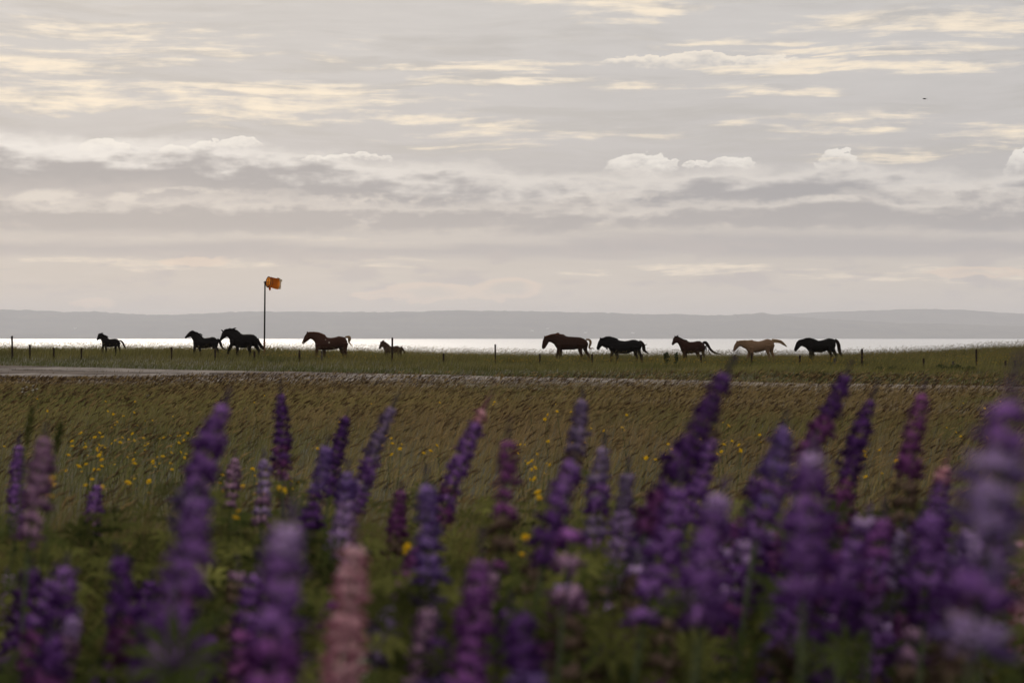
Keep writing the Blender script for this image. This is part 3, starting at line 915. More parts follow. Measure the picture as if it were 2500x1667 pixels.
HORSES = [
 dict(crop=(225, 800, 22.4), Y=112, root=950, size=.66, coat='black', hair=('black', 'black'), label='small black foal trotting at the far left head of the line',
      secs=[((235,650),(280,710)),((265,580),(340,660)),((285,470),(430,630)),((330,385),(470,650)),((430,370),(520,740)),((560,400),(540,850)),((700,460),(560,930)),((820,540),(640,1010)),((950,615),(770,1050)),((1100,602),(960,1075)),((1250,592),(1130,1040)),((1370,612),(1280,990)),((1470,690),(1420,960)),((1530,800),(1505,890))],
      legs=[[(630,960),(600,1100),(585,1230),(580,1450)],[(730,1000),(740,1120),(755,1240),(770,1450)],[(1310,960),(1290,1100),(1310,1220),(1300,1450)],[(1420,930),(1450,1060),(1500,1160),(1490,1450)]],
      ears=[((318,325),(345,400))], tail=[(1480,690),(1600,740),(1690,850),(1740,970),(1800,1060),(1870,1150)], tailw=[25,45,60,55,45,15], crest=(3, 7), mane=(.30, .14), tufts=[((610,285),(430,370)),((880,500),(760,470))]),
 dict(crop=(440, 790, 18.667), Y=112, root=1150, size=.88, coat='black', hair=('black', 'black'), label='black horse stretching its nose forward, just ahead of the big black one',
      secs=[((195,630),(270,695)),((240,570),(300,650)),((320,470),(420,615)),((430,355),(480,600)),((520,325),(520,660)),((640,375),(580,780)),((780,425),(600,900)),((900,530),(640,1050)),((1000,612),(740,1100)),((1120,650),(920,1120)),((1280,630),(1130,1130)),((1440,595),(1330,1095)),((1560,615),(1480,1060)),((1660,680),(1590,1000)),((1740,770),(1690,930)),((1770,830),(1745,885))],
      legs=[[(690,1000),(675,1130),(655,1260),(640,1560)],[(840,1040),(880,1170),(910,1280),(940,1560)],[(1500,1010),(1570,1130),(1640,1220),(1610,1560)],[(1620,930),(1600,1070),(1700,1190),(1760,1560)]],
      ears=[((505,310),(520,350))], tail=[(1690,700),(1790,780),(1840,900),(1880,1020),(1980,1130),(2130,1200)], tailw=[40,70,80,60,35,8], crest=(4, 8), mane=(.32, .06), tufts=[((1010,515),(850,470)),((1000,610),(900,540))]),
 dict(crop=(530, 790, 17.23), Y=110, root=1150, size=1.06, coat='black', hair=('black', 'black'), label='big heavy black horse striding beside the windsock pole',
      secs=[((105,680),(180,740)),((115,630),(230,680)),((175,480),(340,600)),((200,390),(410,545)),((270,295),(480,590)),((380,265),(530,680)),((520,230),(550,800)),((680,245),(580,880)),((820,300),(650,930)),((950,390),(760,960)),((1080,440),(900,1005)),((1250,435),(1100,1030)),((1400,435),(1300,1000)),((1530,455),(1450,965)),((1660,545),(1600,940)),((1720,645),(1685,890)),((1750,740),(1735,800))],
      legs=[[(640,860),(575,980),(510,1110),(440,1620)],[(830,930),(840,1080),(835,1200),(840,1620)],[(1370,930),(1360,1060),(1400,1180),(1390,1620)],[(1610,900),(1670,1010),(1740,1120),(1770,1620)]],
      ears=[((158,240),(245,320))], tail=[(1700,620),(1760,780),(1820,900),(1900,1000),(1970,1085)], tailw=[40,70,90,95,40], crest=(4, 9), mane=(.34, .05), tufts=[((800,190),(640,240))]),
 dict(crop=(730, 800, 16), Y=110, root=1250, coat='chestnut', hair=('chestnut', 'flax'), label='chestnut horse with a pale nose and raised flaxen tail, right of the windsock',
      secs=[((100,590),(170,655)),((125,530),(215,610)),((165,450),(300,545)),((215,320),(430,450)),((310,195),(460,440)),((430,178),(540,480)),((600,175),(610,560)),((760,190),(640,680)),((900,240),(655,800)),((1000,285),(760,870)),((1110,375),(950,865)),((1250,385),(1200,875)),((1400,360),(1400,850)),((1540,322),(1540,810)),((1680,342),(1680,810)),((1800,378),(1790,790)),((1875,500),(1850,730)),((1893,580),(1882,640))],
      legs=[[(720,790),(700,960),(680,1120),(665,1480)],[(960,820),(985,960),(1000,1120),(1010,1480)],[(1800,760),(1815,900),(1850,1030),(1845,1480)],[(1640,790),(1670,930),(1740,1060),(1700,1480)]],
      ears=[((320,130),(325,210))], tail=[(1800,372),(1900,355),(1968,380),(1965,480),(1950,560),(2020,650),(2090,740)], tailw=[25,45,70,70,34,16,5], crest=(4, 9), mane=(.14, .02), marks=[((1195,575),30),((1055,465),16),((130,580),62)]),
 dict(crop=(910, 810, 22.4), Y=116, root=1050, size=.66, coat='dun', hair=('brown', 'brown'), label='brown foal half hidden in the grass behind a tall post',
      secs=[((320,900),(390,960)),((345,840),(440,910)),((375,690),(500,840)),((430,590),(550,830)),((530,540),(590,930)),((650,560),(630,1030)),((780,635),(660,1110)),((900,730),(760,1150)),((1000,800),(900,1180)),((1130,790),(1100,1190)),((1300,750),(1300,1170)),((1400,785),(1400,1140)),((1520,845),(1520,1090)),((1620,935),(1612,1010))],
      legs=[[(720,1060),(715,1200),(710,1350),(710,1600)],[(800,1080),(820,1220),(830,1350),(840,1600)],[(1400,1050),(1400,1200),(1430,1330),(1420,1600)],[(1500,1030),(1520,1180),(1560,1330),(1550,1600)]],
      ears=[((385,535),(440,600))], tail=[(1520,830),(1610,910),(1690,1030),(1740,1180)], tailw=[50,65,55,25], crest=(3, 7), mane=(.22, .05), tufts=[((640,460),(540,550)),((560,480),(520,550))]),
 dict(crop=(1310, 800, 16), Y=109, root=1250, coat='liver', hair=('chestnut', 'flax'), label='dark chestnut horse with arched neck and curling pale tipped tail',
      secs=[((200,780),(250,840)),((205,700),(340,805)),((220,600),(390,715)),((235,510),(460,610)),((300,355),(480,555)),((430,318),(570,575)),((560,272),(680,640)),((700,245),(740,740)),((850,252),(815,850)),((1040,272),(960,870)),((1200,335),(1120,862)),((1400,350),(1400,862)),((1560,357),(1580,840)),((1720,372),(1700,840)),((1870,432),(1850,810)),((1960,500),(1950,750)),((2020,620),(2012,690))],
      legs=[[(860,800),(845,940),(800,1060),(750,1480)],[(940,820),(935,970),(925,1130),(940,1480)],[(1700,800),(1700,930),(1760,1070),(1730,1480)],[(1890,780),(1925,910),(2030,1060),(2080,1480)]],
      ears=[((302,300),(315,380))], tail=[(1920,458),(2040,468),(2105,540),(2095,650),(2055,760),(2100,812),(2230,792)], tailw=[22,42,58,52,36,34,8], crest=(4, 9), mane=(.13, .02), tufts=[((880,225),(780,250))]),
 dict(crop=(1450, 800, 16), Y=109, root=1150, coat='black', hair=('black', 'bayblack'), label='stocky black horse following close behind the dark chestnut one',
      secs=[((95,810),(160,885)),((110,730),(210,850)),((145,610),(270,760)),((165,550),(325,715)),((230,435),(370,750)),((330,415),(480,805)),((470,362),(560,790)),((620,356),(610,870)),((770,392),(670,980)),((900,440),(800,1015)),((1020,495),(950,1015)),((1200,515),(1150,1020)),((1350,495),(1320,1010)),((1480,462),(1490,940)),((1620,467),(1640,930)),((1750,512),(1760,890)),((1850,600),(1840,800)),((1880,680),(1872,740))],
      legs=[[(710,930),(685,1040),(660,1180),(640,1480)],[(880,950),(905,1060),(920,1200),(930,1480)],[(1610,880),(1620,1020),(1680,1150),(1650,1480)],[(1740,860),(1780,980),(1850,1090),(1850,1480)]],
      ears=[((242,365),(248,450))], tail=[(1770,515),(1870,580),(1930,680),(1950,800),(1965,880),(2060,950),(2160,1040)], tailw=[34,60,75,85,70,40,10], tailx=[[(1930,690),(2010,675),(2080,640)]], crest=(4, 9), mane=(.22, .02), tufts=[((520,850),(500,790))]),
 dict(crop=(1630, 800, 16), Y=111, root=900, size=.95, coat='bay', hair=('bayblack', 'bayblack'), label='bay horse with its head high and black tail streaming behind',
      secs=[((150,630),(200,700)),((175,560),(240,660)),((200,490),(310,605)),((195,440),(370,590)),((270,345),(400,610)),((380,350),(450,700)),((500,402),(490,790)),((610,462),(520,890)),((730,490),(570,980)),((860,550),(700,1010)),((1000,545),(880,1005)),((1150,515),(1070,990)),((1260,517),(1220,965)),((1360,575),(1340,945)),((1430,640),(1420,900)),((1460,720),(1452,820))],
      legs=[[(640,930),(640,1070),(640,1200),(640,1480)],[(700,950),(705,1080),(715,1200),(725,1480)],[(1130,930),(1180,1070),(1240,1190),(1210,1480)],[(1380,860),(1400,1000),(1440,1140),(1430,1480)]],
      ears=[((278,285),(280,370))], tail=[(1370,585),(1480,585),(1560,665),(1640,800),(1760,930),(1900,1000),(2060,1012)], tailw=[38,75,70,55,50,30,8], tailx=[[(1500,680),(1520,800),(1510,950)],[(1590,850),(1640,1000),(1740,1130)],[(1480,700),(1500,900),(1490,1080)]], crest=(4, 8), mane=(.13, .02), tufts=[((415,305),(370,360))]),
 dict(crop=(1780, 800, 14.933), Y=109, root=1100, coat='palomino', hair=('palomino', 'palomino'), label='pale tan palomino horse walking with head low and tail lifted',
      secs=[((135,830),(200,865)),((155,750),(230,830)),((175,660),(330,730)),((210,590),(375,680)),((270,502),(430,680)),((400,478),(520,735)),((560,468),(610,780)),((700,472),(690,880)),((830,457),(780,920)),((960,480),(900,905)),((1060,495),(1050,895)),((1200,465),(1180,872)),((1320,420),(1310,830)),((1400,405),(1420,830)),((1540,440),(1530,830)),((1620,500),(1600,750)),((1640,570),(1636,660))],
      legs=[[(820,840),(822,950),(830,1120),(845,1400)],[(760,850),(730,1000),(680,1120),(640,1400)],[(1385,780),(1400,900),(1450,1020),(1435,1400)],[(1545,770),(1565,890),(1630,1020),(1645,1400)]],
      ears=[((275,455),(285,520))], tail=[(1550,450),(1640,480),(1750,490),(1880,520),(1980,590),(2110,690)], tailw=[50,85,80,75,60,12], crest=(4, 8), mane=(.12, .01)),
 dict(crop=(1930, 800, 16), Y=109, root=1150, coat='black', hair=('black', 'bayblack'), label='black horse walking last in the line, head low and tail hanging',
      secs=[((130,870),(200,945)),((145,800),(270,875)),((190,670),(350,790)),((235,550),(400,730)),((310,495),(450,720)),((450,465),(600,790)),((600,418),(680,900)),((750,410),(740,930)),((900,450),(860,955)),((1050,505),(1020,965)),((1200,490),(1200,970)),((1350,445),(1350,930)),((1500,402),(1450,880)),((1620,422),(1610,860)),((1730,455),(1700,810)),((1770,560),(1752,700))],
      legs=[[(780,900),(765,1040),(755,1180),(750,1480)],[(880,910),(890,1050),(882,1180),(880,1480)],[(1480,840),(1530,970),(1590,1070),(1530,1480)],[(1650,820),(1720,950),(1800,1070),(1785,1480)]],
      ears=[((290,478),(310,520))], tail=[(1730,465),(1820,540),(1880,680),(1905,850),(1955,1000),(2030,1130)], tailw=[44,75,85,80,70,30], crest=(4, 9), mane=(.18, .02)),
]
for h in HORSES: make_horse(h)

# ------------------------------------------------------------------ windsock
def make_windsock():
    Y = 116.0
    x0 = at(645.5, 850, Y).x; z0 = float(zg(x0, Y))
    root = empty('windsock', (x0, Y, z0), 'tattered orange windsock on a thin dark pole behind the horses', 'windsock')
    def loc(px, py): w = at(px, py, Y); return Vector((w.x - x0, 0, w.z - z0))
    dark = principled('pole_paint', (.020, .021, .016), .9, .3, 3, .0)
    rust = principled('rusty_steel', (.16, .07, .03), .8, .4, 14, .2)
    top = loc(647, 693)
    bm = bmesh.new(); tube(bm, [Vector((0, 0, -.2)), loc(645.6, 838), loc(646.4, 760), top], [.052, .050, .047, .042], 10)
    link('pole', bm_mesh(bm, 'pole'), root, dark)
    bm = bmesh.new(); tube(bm, [Vector((0, 0, -.1)), Vector((0, 0, .55)), loc(645.5, 833)], [.066, .064, .056], 10)
    link('base_sleeve', bm_mesh(bm, 'base_sleeve'), root, rust)
    bm = bmesh.new()
    tube(bm, [top, top + Vector((0, 0, .11)), top + Vector((0, 0, .17))], [.045, .05, .02], 8)
    tube(bm, [top + Vector((-.09, 0, .09)), top + Vector((.10, 0, .09))], [.02, .02], 8)
    link('swivel', bm_mesh(bm, 'swivel'), root, principled('dark_steel', (.03, .03, .04), .45, .2, 10, .5, metallic=.6))
    yaw = R(33)
    ax = Vector((math.cos(yaw), math.sin(yaw), -.10)).normalized()
    sd_ = Vector((-math.sin(yaw), math.cos(yaw), 0)); up = ax.cross(sd_).normalized()
    if up.z < 0: up = -up
    mouth = loc(655.2, 688.6); rad = .305
    bm = bmesh.new(); rr = random.Random(4)
    NSG, NRG = 30, 11; L = .60
    ring_ = []
    for i in range(NRG):
        f = i / (NRG - 1); row = []
        for j in range(NSG):
            a = 2 * math.pi * j / NSG
            r = rad * (1 - .03 * f) * (1 + .018 * math.sin(a * 5 + f * 4) * (.3 + f) + .012 * math.sin(a * 9 - f * 6))
            sag = Vector((0, 0, -.10 * max(0, f - .35) * (1 if math.sin(a) < -.1 else .2)))
            p = mouth + ax * (L * f) + sd_ * (math.cos(a) * r) + up * (math.sin(a) * r) + sag
            row.append(bm.verts.new(p))
        ring_.append(row)
    for i in range(NRG - 1):
        for j in range(NSG): bm.faces.new((ring_[i][j], ring_[i][(j + 1) % NSG], ring_[i + 1][(j + 1) % NSG], ring_[i + 1][j]))
    ends = [v.co.copy() for v in ring_[-1]]
    fab = leafy('orange_fabric', (.32, .10, .010), .70, None, (.42, .15, .015), 5, 1.9)
    sock = link('sock', bm_mesh(bm, 'sock'), root, fab)
    # pale torn hem
    bm = bmesh.new()
    prev = None; first = None
    for j in range(NSG + 1):
        jj = j % NSG; a = 2 * math.pi * jj / NSG
        ln = .13 + .05 * math.sin(a * 3 + 1) + rr.uniform(-.03, .03)
        if .2 < a < 1.3: ln = .02 + rr.uniform(0, .02)
        v0 = bm.verts.new(ends[jj] + ax * .002); v1 = bm.verts.new(ends[jj] + ax * ln - (ends[jj] - mouth - ax * L) * .10)
        if prev: bm.faces.new((prev[0], v0, v1, prev[1]))
        prev = (v0, v1)
    link('torn_hem', bm_mesh(bm, 'torn_hem'), sock, leafy('faded_fabric', (.36, .30, .20), .4, None, (.48, .42, .30), 9))
    # rips flying from the end
    for (a, ln) in ((1.45, .20), (.25, .15)):
        bm = bmesh.new(); e = mouth + ax * L + sd_ * (math.cos(a) * rad) + up * (math.sin(a) * rad)
        tube(bm, [e - ax * .03, e + ax * ln * .6 - up * .02, e + ax * ln - up * .08], [.035, .026, .006], 5, .3)
        link('torn_strip', bm_mesh(bm, 'torn_strip'), sock, bpy.data.materials['faded_fabric'])
    def hoop(c, r, t_, name, mat_):
        bm_ = bmesh.new()
        N_ = 36
        rg = []
        for j in range(N_):
            a = 2 * math.pi * j / N_
            cc = c + sd_ * (math.cos(a) * r) + up * (math.sin(a) * r); o_ = (cc - c).normalized()
            rg.append([bm_.verts.new(cc + o_ * (math.cos(b_) * t_) + ax * (math.sin(b_) * t_)) for b_ in [2 * math.pi * q_ / 6 for q_ in range(6)]])
        for j in range(N_):
            for q_ in range(6): bm_.faces.new((rg[j][q_], rg[j][(q_ + 1) % 6], rg[(j + 1) % N_][(q_ + 1) % 6], rg[(j + 1) % N_][q_]))
        return link(name, bm_mesh(bm_, name), root, mat_)
    redbrown = principled('rusted_hoop', (.10, .035, .015), .7, .3, 12, .3)
    hoop(mouth, rad + .008, .022, 'mouth_hoop', redbrown)
    hoop(mouth + ax * .14, rad + .004, .011, 'hoop', redbrown)
    bm = bmesh.new()
    for a in (0, math.pi / 2):
        d_ = sd_ * math.cos(a) + up * math.sin(a)
        tube(bm, [mouth + d_ * rad, mouth - d_ * rad], [.009, .009], 6)
    tube(bm, [top + Vector((.08, 0, .09)), mouth], [.016, .012], 6)
    link('cross_bar', bm_mesh(bm, 'cross_bar'), root, redbrown)
    bm = bmesh.new()
    e = mouth + ax * .10 - up * rad
    tube(bm, [e + up * .02, e - up * .06 + ax * .03, e - up * .13 + ax * .05, e - up * .19 + ax * .03], [.05, .07, .05, .012], 6, .25)
    link('torn_flap', bm_mesh(bm, 'torn_flap'), sock, fab)
make_windsock()

# ------------------------------------------------------------------ fence posts
wood = principled('weathered_post_wood', (.030, .020, .015), 1.0, .45, 9, .0, bump=.4)
wood2 = principled('grey_post_wood', (.075, .062, .053), 1.0, .35, 9, .0, bump=.4)
POSTS = [  # px, top y, label, tall, grey
 (29.3, 820.4, 'tall thin dark post at the far left, standing up against the sea', 1, 0),
 (72.7, 841.6, 'short post next to the tall leftmost one', 0, 0),
 (131.4, 849.0, 'stubby post second right of the leftmost tall one', 0, 0),
 (199.0, 850.0, 'stubby post in the grass before the small black foal', 0, 0),
 (418.8, 847.5, 'short post in the gap ahead of the nose-forward black horse', 0, 0),
 (525.0, 854.5, 'short post under the hind legs of the nose-forward black horse', 0, 0),
 (621.0, 858.0, 'short post under the rump of the big heavy black horse', 0, 0),
 (731.0, 855.5, 'short post before the muzzle of the flaxen tailed chestnut', 0, 0),
 (785.7, 856.0, 'grey short post between the front legs of the flaxen tailed chestnut', 0, 1),
 (958.0, 824.5, 'tall flat topped post standing in front of the brown foal', 1, 0),
 (1083.0, 863.0, 'short post midway between the two middle tall posts', 0, 0),
 (1209.0, 841.0, 'tall post alone against the sea in the middle of the gap', 1, 0),
 (1318.0, 862.5, 'short post under the muzzle of the dark chestnut horse', 0, 0),
 (1445.5, 864.5, 'stout short post between the dark chestnut and stocky black horse', 0, 0),
 (1567.6, 864.5, 'short post under the tail of the stocky black horse', 0, 0),
 (1711.6, 865.5, 'short post by the hind feet of the bay horse', 0, 0),
 (1835.0, 861.0, 'post in line with the front leg of the palomino', 0, 0),
 (1953.0, 867.5, 'stubby post under the muzzle of the last black horse', 0, 0),
 (2038.0, 874.0, 'grey stub by the hind feet of the last black horse', 0, 1),
 (2104.8, 851.6, 'tall post just behind the last black horse', 1, 0),
 (2255.0, 875.0, 'short dark post halfway up the slope between the right tall posts', 0, 0),
 (2327.0, 882.5, 'short grey post above the dark low bush', 0, 1),
 (2383.7, 853.3, 'tall rough post on the slope at the right', 1, 0),
 (2454.3, 881.0, 'short post right of the tall rough one', 0, 0),
 (2478.0, 881.0, 'pale grey short post closest to the right edge', 0, 1),
]
for (px, py, lab, tall, grey_) in POSTS:
    Y = np.interp(px, [0, 1300, 2500], [105, 101, 93]) + random.uniform(-.6, .6)
    top = at(px, py, Y); z0 = float(zg(top.x, Y))
    h = top.z - z0
    r = random.uniform(.044, .054)
    bm = bmesh.new()
    lx = random.uniform(-.03, .03) * h
    tube(bm, [Vector((-lx, 0, -.25)), Vector((-lx * .5, 0, h * .3)), Vector((-lx * .2, 0, h * .7)), Vector((0, 0, h - .02)), Vector((0, 0, h))],
         [r * 1.05, r * random.uniform(.85, 1.0), r * random.uniform(.9, 1.05), r * random.uniform(.95, 1.08), r * .9], 9)
    for v in bm.verts:
        v.co.x += random.uniform(-.006, .006); v.co.y += random.uniform(-.006, .006)
        if v.co.z > h - .03: v.co.z += v.co.x * random.choice((-.3, .2, .4))
    o = link('fence_post', bm_mesh(bm, 'fence_post', False), None, wood2 if grey_ else wood)
    o.location = (top.x, Y, z0)
    tag(o, lab, 'post', 'posts of the old fence across the pasture')

# ------------------------------------------------------------------ birds
def make_bird(px, py, Y, span, label):
    p = at(px, py, Y)
    root = empty('bird', p, label, 'bird', 'small birds in flight')
    dark = principled('dark_plumage', (.02, .017, .015), .7, .2, 20, .2) if 'dark_plumage' not in bpy.data.materials else bpy.data.materials['dark_plumage']
    bm = bmesh.new()
    k = span
    tube(bm, [Vector((-.36 * k, 0, .02 * k)), Vector((-.28 * k, 0, .02 * k)), Vector((-.12 * k, 0, 0)), Vector((.10 * k, 0, -.02 * k)), Vector((.30 * k, 0, -.05 * k))], [.01 * k, .055 * k, .085 * k, .065 * k, .015 * k], 8)
    link('body', bm_mesh(bm, 'body'), root, dark)
    for s in (-1, 1):
        bm = bmesh.new()
        pr = [(-.16, 0, .03), (.06, 0, .03), (.10, .20 * s, .12 if s > 0 else .05), (.34, .46 * s, .10 if s > 0 else -.06), (.16, .30 * s, .13 if s > 0 else .02), (-.10, .16 * s, .11 if s > 0 else .06)]
        up_ = [bm.verts.new(Vector(q_) * k + Vector((0, 0, .008 * k))) for q_ in pr]; dn_ = [bm.verts.new(Vector(q_) * k) for q_ in pr]
        bm.faces.new(up_); bm.faces.new(dn_[::-1])
        for j in range(6): bm.faces.new((up_[j], dn_[j], dn_[(j + 1) % 6], up_[(j + 1) % 6]))
        link('wing', bm_mesh(bm, 'wing', False), root, dark)
    bm = bmesh.new()
    pr = [(.26, -.02, -.05), (.26, .02, -.05), (.52, .07, -.10), (.44, 0, -.08), (.52, -.07, -.10)]
    up_ = [bm.verts.new(Vector(q_) * k + Vector((0, 0, .01 * k))) for q_ in pr]; dn_ = [bm.verts.new(Vector(q_) * k) for q_ in pr]
    bm.faces.new(up_); bm.faces.new(dn_[::-1])
    for j in range(5): bm.faces.new((up_[j], dn_[j], dn_[(j + 1) % 5], up_[(j + 1) % 5]))
    link('tail', bm_mesh(bm, 'tail', False), root, dark)
make_bird(2257, 242, 100, .30, 'small dark bird flying high in the sky at the upper right')
make_bird(1800.5, 774.5, 280, .17, 'tiny dark bird low against the far hills above the palomino')

# ------------------------------------------------------------------ houses on the far shore
white_wall = principled('white_render', (.75, .73, .70), .8, .1, .3, .2); slate = principled('house_roof', (.10, .09, .09), .8, .2, .3, .2)
hx = HV[:, :, 0].ravel(); hy = HV[:, :, 1].ravel(); hz = HV[:, :, 2].ravel()
hpx = 1250 + hx / hy * FPX; hpy = HOR_Y - (hz - CAM_Z) / hy * FPX
front = hy < 13500
for (px, py, lab) in ((1296, 806, 'tiny white house on the far shore, ahead of the dark chestnut horse'), (1431, 812, 'tiny white house on the far shore above the dark chestnut horse\'s tail'),
                      (1546, 812, 'tiny white house on the far shore above the stocky black horse\'s rump'), (1338, 797, 'tiny white house highest on the far hillside'), (182, 803, 'tiny white house on the far shore above the small black foal')):
    d = np.where(front, (hpx - px) ** 2 + (hpy - py) ** 2, 1e9); i = int(np.argmin(d))
    root = empty('house', (hx[i], hy[i] - 15, hz[i]), lab, 'house', 'houses on the far shore')
    a, b_, c_, r_ = 9.0, 5.0, 6.0, 3.4
    v = [(x, y, z) for z in (-6, c_) for (x, y) in ((-a, -b_), (a, -b_), (a, b_), (-a, b_))]
    link('wall', mesh('wall', v, [(3, 2, 1, 0), (0, 1, 5, 4), (1, 2, 6, 5), (2, 3, 7, 6), (3, 0, 4, 7)]), root, white_wall)
    rv = [(-a - .4, -b_ - .5, c_ - .2), (a + .4, -b_ - .5, c_ - .2), (a + .4, b_ + .5, c_ - .2), (-a - .4, b_ + .5, c_ - .2), (-a - .4, 0, c_ + r_), (a + .4, 0, c_ + r_)]
    link('roof', mesh('roof', rv, [(0, 1, 5, 4), (2, 3, 4, 5), (1, 2, 5), (3, 0, 4), (3, 2, 1, 0)]), root, slate)
# ------------------------------------------------------------------ lupins
def leaf_template(n=10, L=.07, W=.015, droop=.35):
    """palmate leaf: folded leaflets round the end of the stalk, stalk along -z"""
    V, F = [], []
    for k in range(n):
        a = 2 * math.pi * k / n + .1 * math.sin(k * 3.1)
        l = L * (1 - .18 * (1 - math.cos(a)) * .5) * (1 + .08 * math.sin(k * 5))
        d = Vector((math.cos(a), math.sin(a), 0)); s = Vector((-math.sin(a), math.cos(a), 0))
        b0 = len(V)
        V += [d * .003, d * l * .55 + s * W / 2 + Vector((0, 0, l * .26)), d * l * .55 - s * W / 2 + Vector((0, 0, l * .26)), d * l * .55 + Vector((0, 0, l * .20)), d * l + Vector((0, 0, l * (.30 - droop * .5)))]
        F += [(b0, b0 + 3, b0 + 1), (b0, b0 + 2, b0 + 3), (b0 + 3, b0 + 4, b0 + 1), (b0 + 2, b0 + 4, b0 + 3)]
    return np.array(V), np.array(F)

def leaf_object_mesh(seed):
    r_ = random.Random(seed)
    V, F = leaf_template(r_.choice((9, 10, 11)), r_.uniform(.06, .08), r_.uniform(.014, .018), r_.uniform(.1, .7))
    V = [tuple(v) for v in V]; F = [tuple(int(i) for i in f) for f in F]
    # stalk: thin three-sided tube hanging below the leaf to its root
    L = .11
    for (z, r) in ((0, .0014), (-L * .5, .0017), (-L, .002)):
        for k in range(3):
            a = k * 2.094; V.append((math.cos(a) * r - (z / L) ** 2 * .02, math.sin(a) * r, z))
    b0 = len(V) - 9
    for q_ in (0, 3):
        for k in range(3): F.append((b0 + q_ + k, b0 + q_ + (k + 1) % 3, b0 + q_ + 3 + (k + 1) % 3, b0 + q_ + 3 + k))
    return mesh('leaf', V, F)
leaf_green = leafy('lupin_leaf', (.046, .064, .019), .4, None, (.090, .105, .032), 18)
stem_green = principled('lupin_stem', (.055, .070, .026), .7, .3, 20, .2)
LEAVES = [leaf_object_mesh(i) for i in range(5)]
for m_ in LEAVES: m_.materials.append(leaf_green)

def whorl_mesh(seed, n, bud=False):
    r_ = random.Random(seed)
    V, F, T = [], [], []
    for k in range(n):
        a = 2 * math.pi * (k + r_.uniform(-.18, .18)) / n
        tilt = r_.uniform(-.35, .5) + (.7 if bud else 0)
        sc = r_.uniform(.72, 1.22) * (.62 if bud else 1)
        M = Matrix.Rotation(a, 3, 'Z') @ Matrix.Rotation(-tilt, 3, 'Y')
        b0 = len(V)
        c = Vector((.021, 0, 0)); e = Vector((.0115, .0054, .0056)) if not bud else Vector((.010, .0045, .0045))
        oc = [c + Vector((e.x, 0, -.002)), c - Vector((e.x, 0, 0)), c + Vector((0, e.y, 0)), c - Vector((0, e.y, 0)), c + Vector((0, 0, e.z)), c - Vector((0, 0, e.z))]
        for p in oc: V.append(M @ (p * sc)); T.append(r_.uniform(.0, .35))
        for f in ((0, 2, 4), (2, 1, 4), (1, 3, 4), (3, 0, 4), (2, 0, 5), (1, 2, 5), (3, 1, 5), (0, 3, 5)): F.append(tuple(b0 + i for i in f))
        if r_.random() < .08: continue
        if not bud:
            b0 = len(V)
            for p in ((.011, 0, .003), (.017, .0090, .0125), (.023, 0, .0175), (.017, -.0090, .0125)):
                V.append(M @ (Vector(p) * sc)); T.append(r_.uniform(.6, 1.0))
            F += [(b0, b0 + 1, b0 + 2), (b0, b0 + 2, b0 + 3)]
        b0 = len(V)     # little stalk
        for p in ((.002, .0008, -.002), (.002, -.0008, -.002), (.012, 0, 0)): V.append(M @ Vector(p)); T.append(0.0)
        F.append((b0, b0 + 1, b0 + 2))
    me = mesh('whorl', V, F)
    at_ = me.attributes.new('tone', 'FLOAT', 'POINT'); at_.data.foreach_set('value', np.array(T, np.float32))
    return me
WHORLS = [whorl_mesh(i, 10 + i % 3) for i in range(8)]
BUDS = [whorl_mesh(40 + i, 8, True) for i in range(3)]

TONES = {  # petals: keel colour, banner colour
 'violet': ((.15, .042, .26), (.31, .14, .46)), 'deep': ((.075, .020, .14), (.16, .055, .27)), 'lilac': ((.27, .14, .40), (.50, .34, .62)), 'lavender': ((.20, .11, .34), (.42, .30, .56)),
 'plum': ((.13, .026, .14), (.27, .075, .27)), 'magenta': ((.16, .035, .22), (.34, .11, .42)), 'indigo': ((.12, .050, .26), (.27, .16, .45)), 'slate': ((.14, .085, .23), (.29, .21, .38)),
 'pink': ((.58, .22, .32), (.66, .42, .48)), 'mauve': ((.20, .08, .22), (.43, .25, .40)), 'faded': ((.10, .060, .045), (.21, .14, .11)), 'blush': ((.36, .12, .22), (.64, .34, .40)), 'white': ((.55, .50, .42), (.72, .68, .60)),
}
PET = {}
def muted(c, k, f):
    g = .3 * c[0] + .5 * c[1] + .2 * c[2]
    return tuple((v * (1 - k) + g * w * k) * f for v, w in zip(c, (1.1, .95, .9)))
for k_, (a_, b2_) in TONES.items():
    a_, b2_ = muted(a_, .10, .62), muted(b2_, .14, 1.28)  # two-tone petals exaggerated: sky-lit whorl tops and dark undersides painted into the colours
    PET[k_] = leafy('petal_' + k_, a_, .45, 'tone', b2_)
    PET[k_ + '_bud'] = leafy('bud_' + k_, tuple(v * .5 + w * .5 for v, w in zip(a_, (.05, .045, .05))), .25, 'tone', tuple(v * .55 for v in b2_))
for me in WHORLS + BUDS: me.materials.append(PET['violet'])

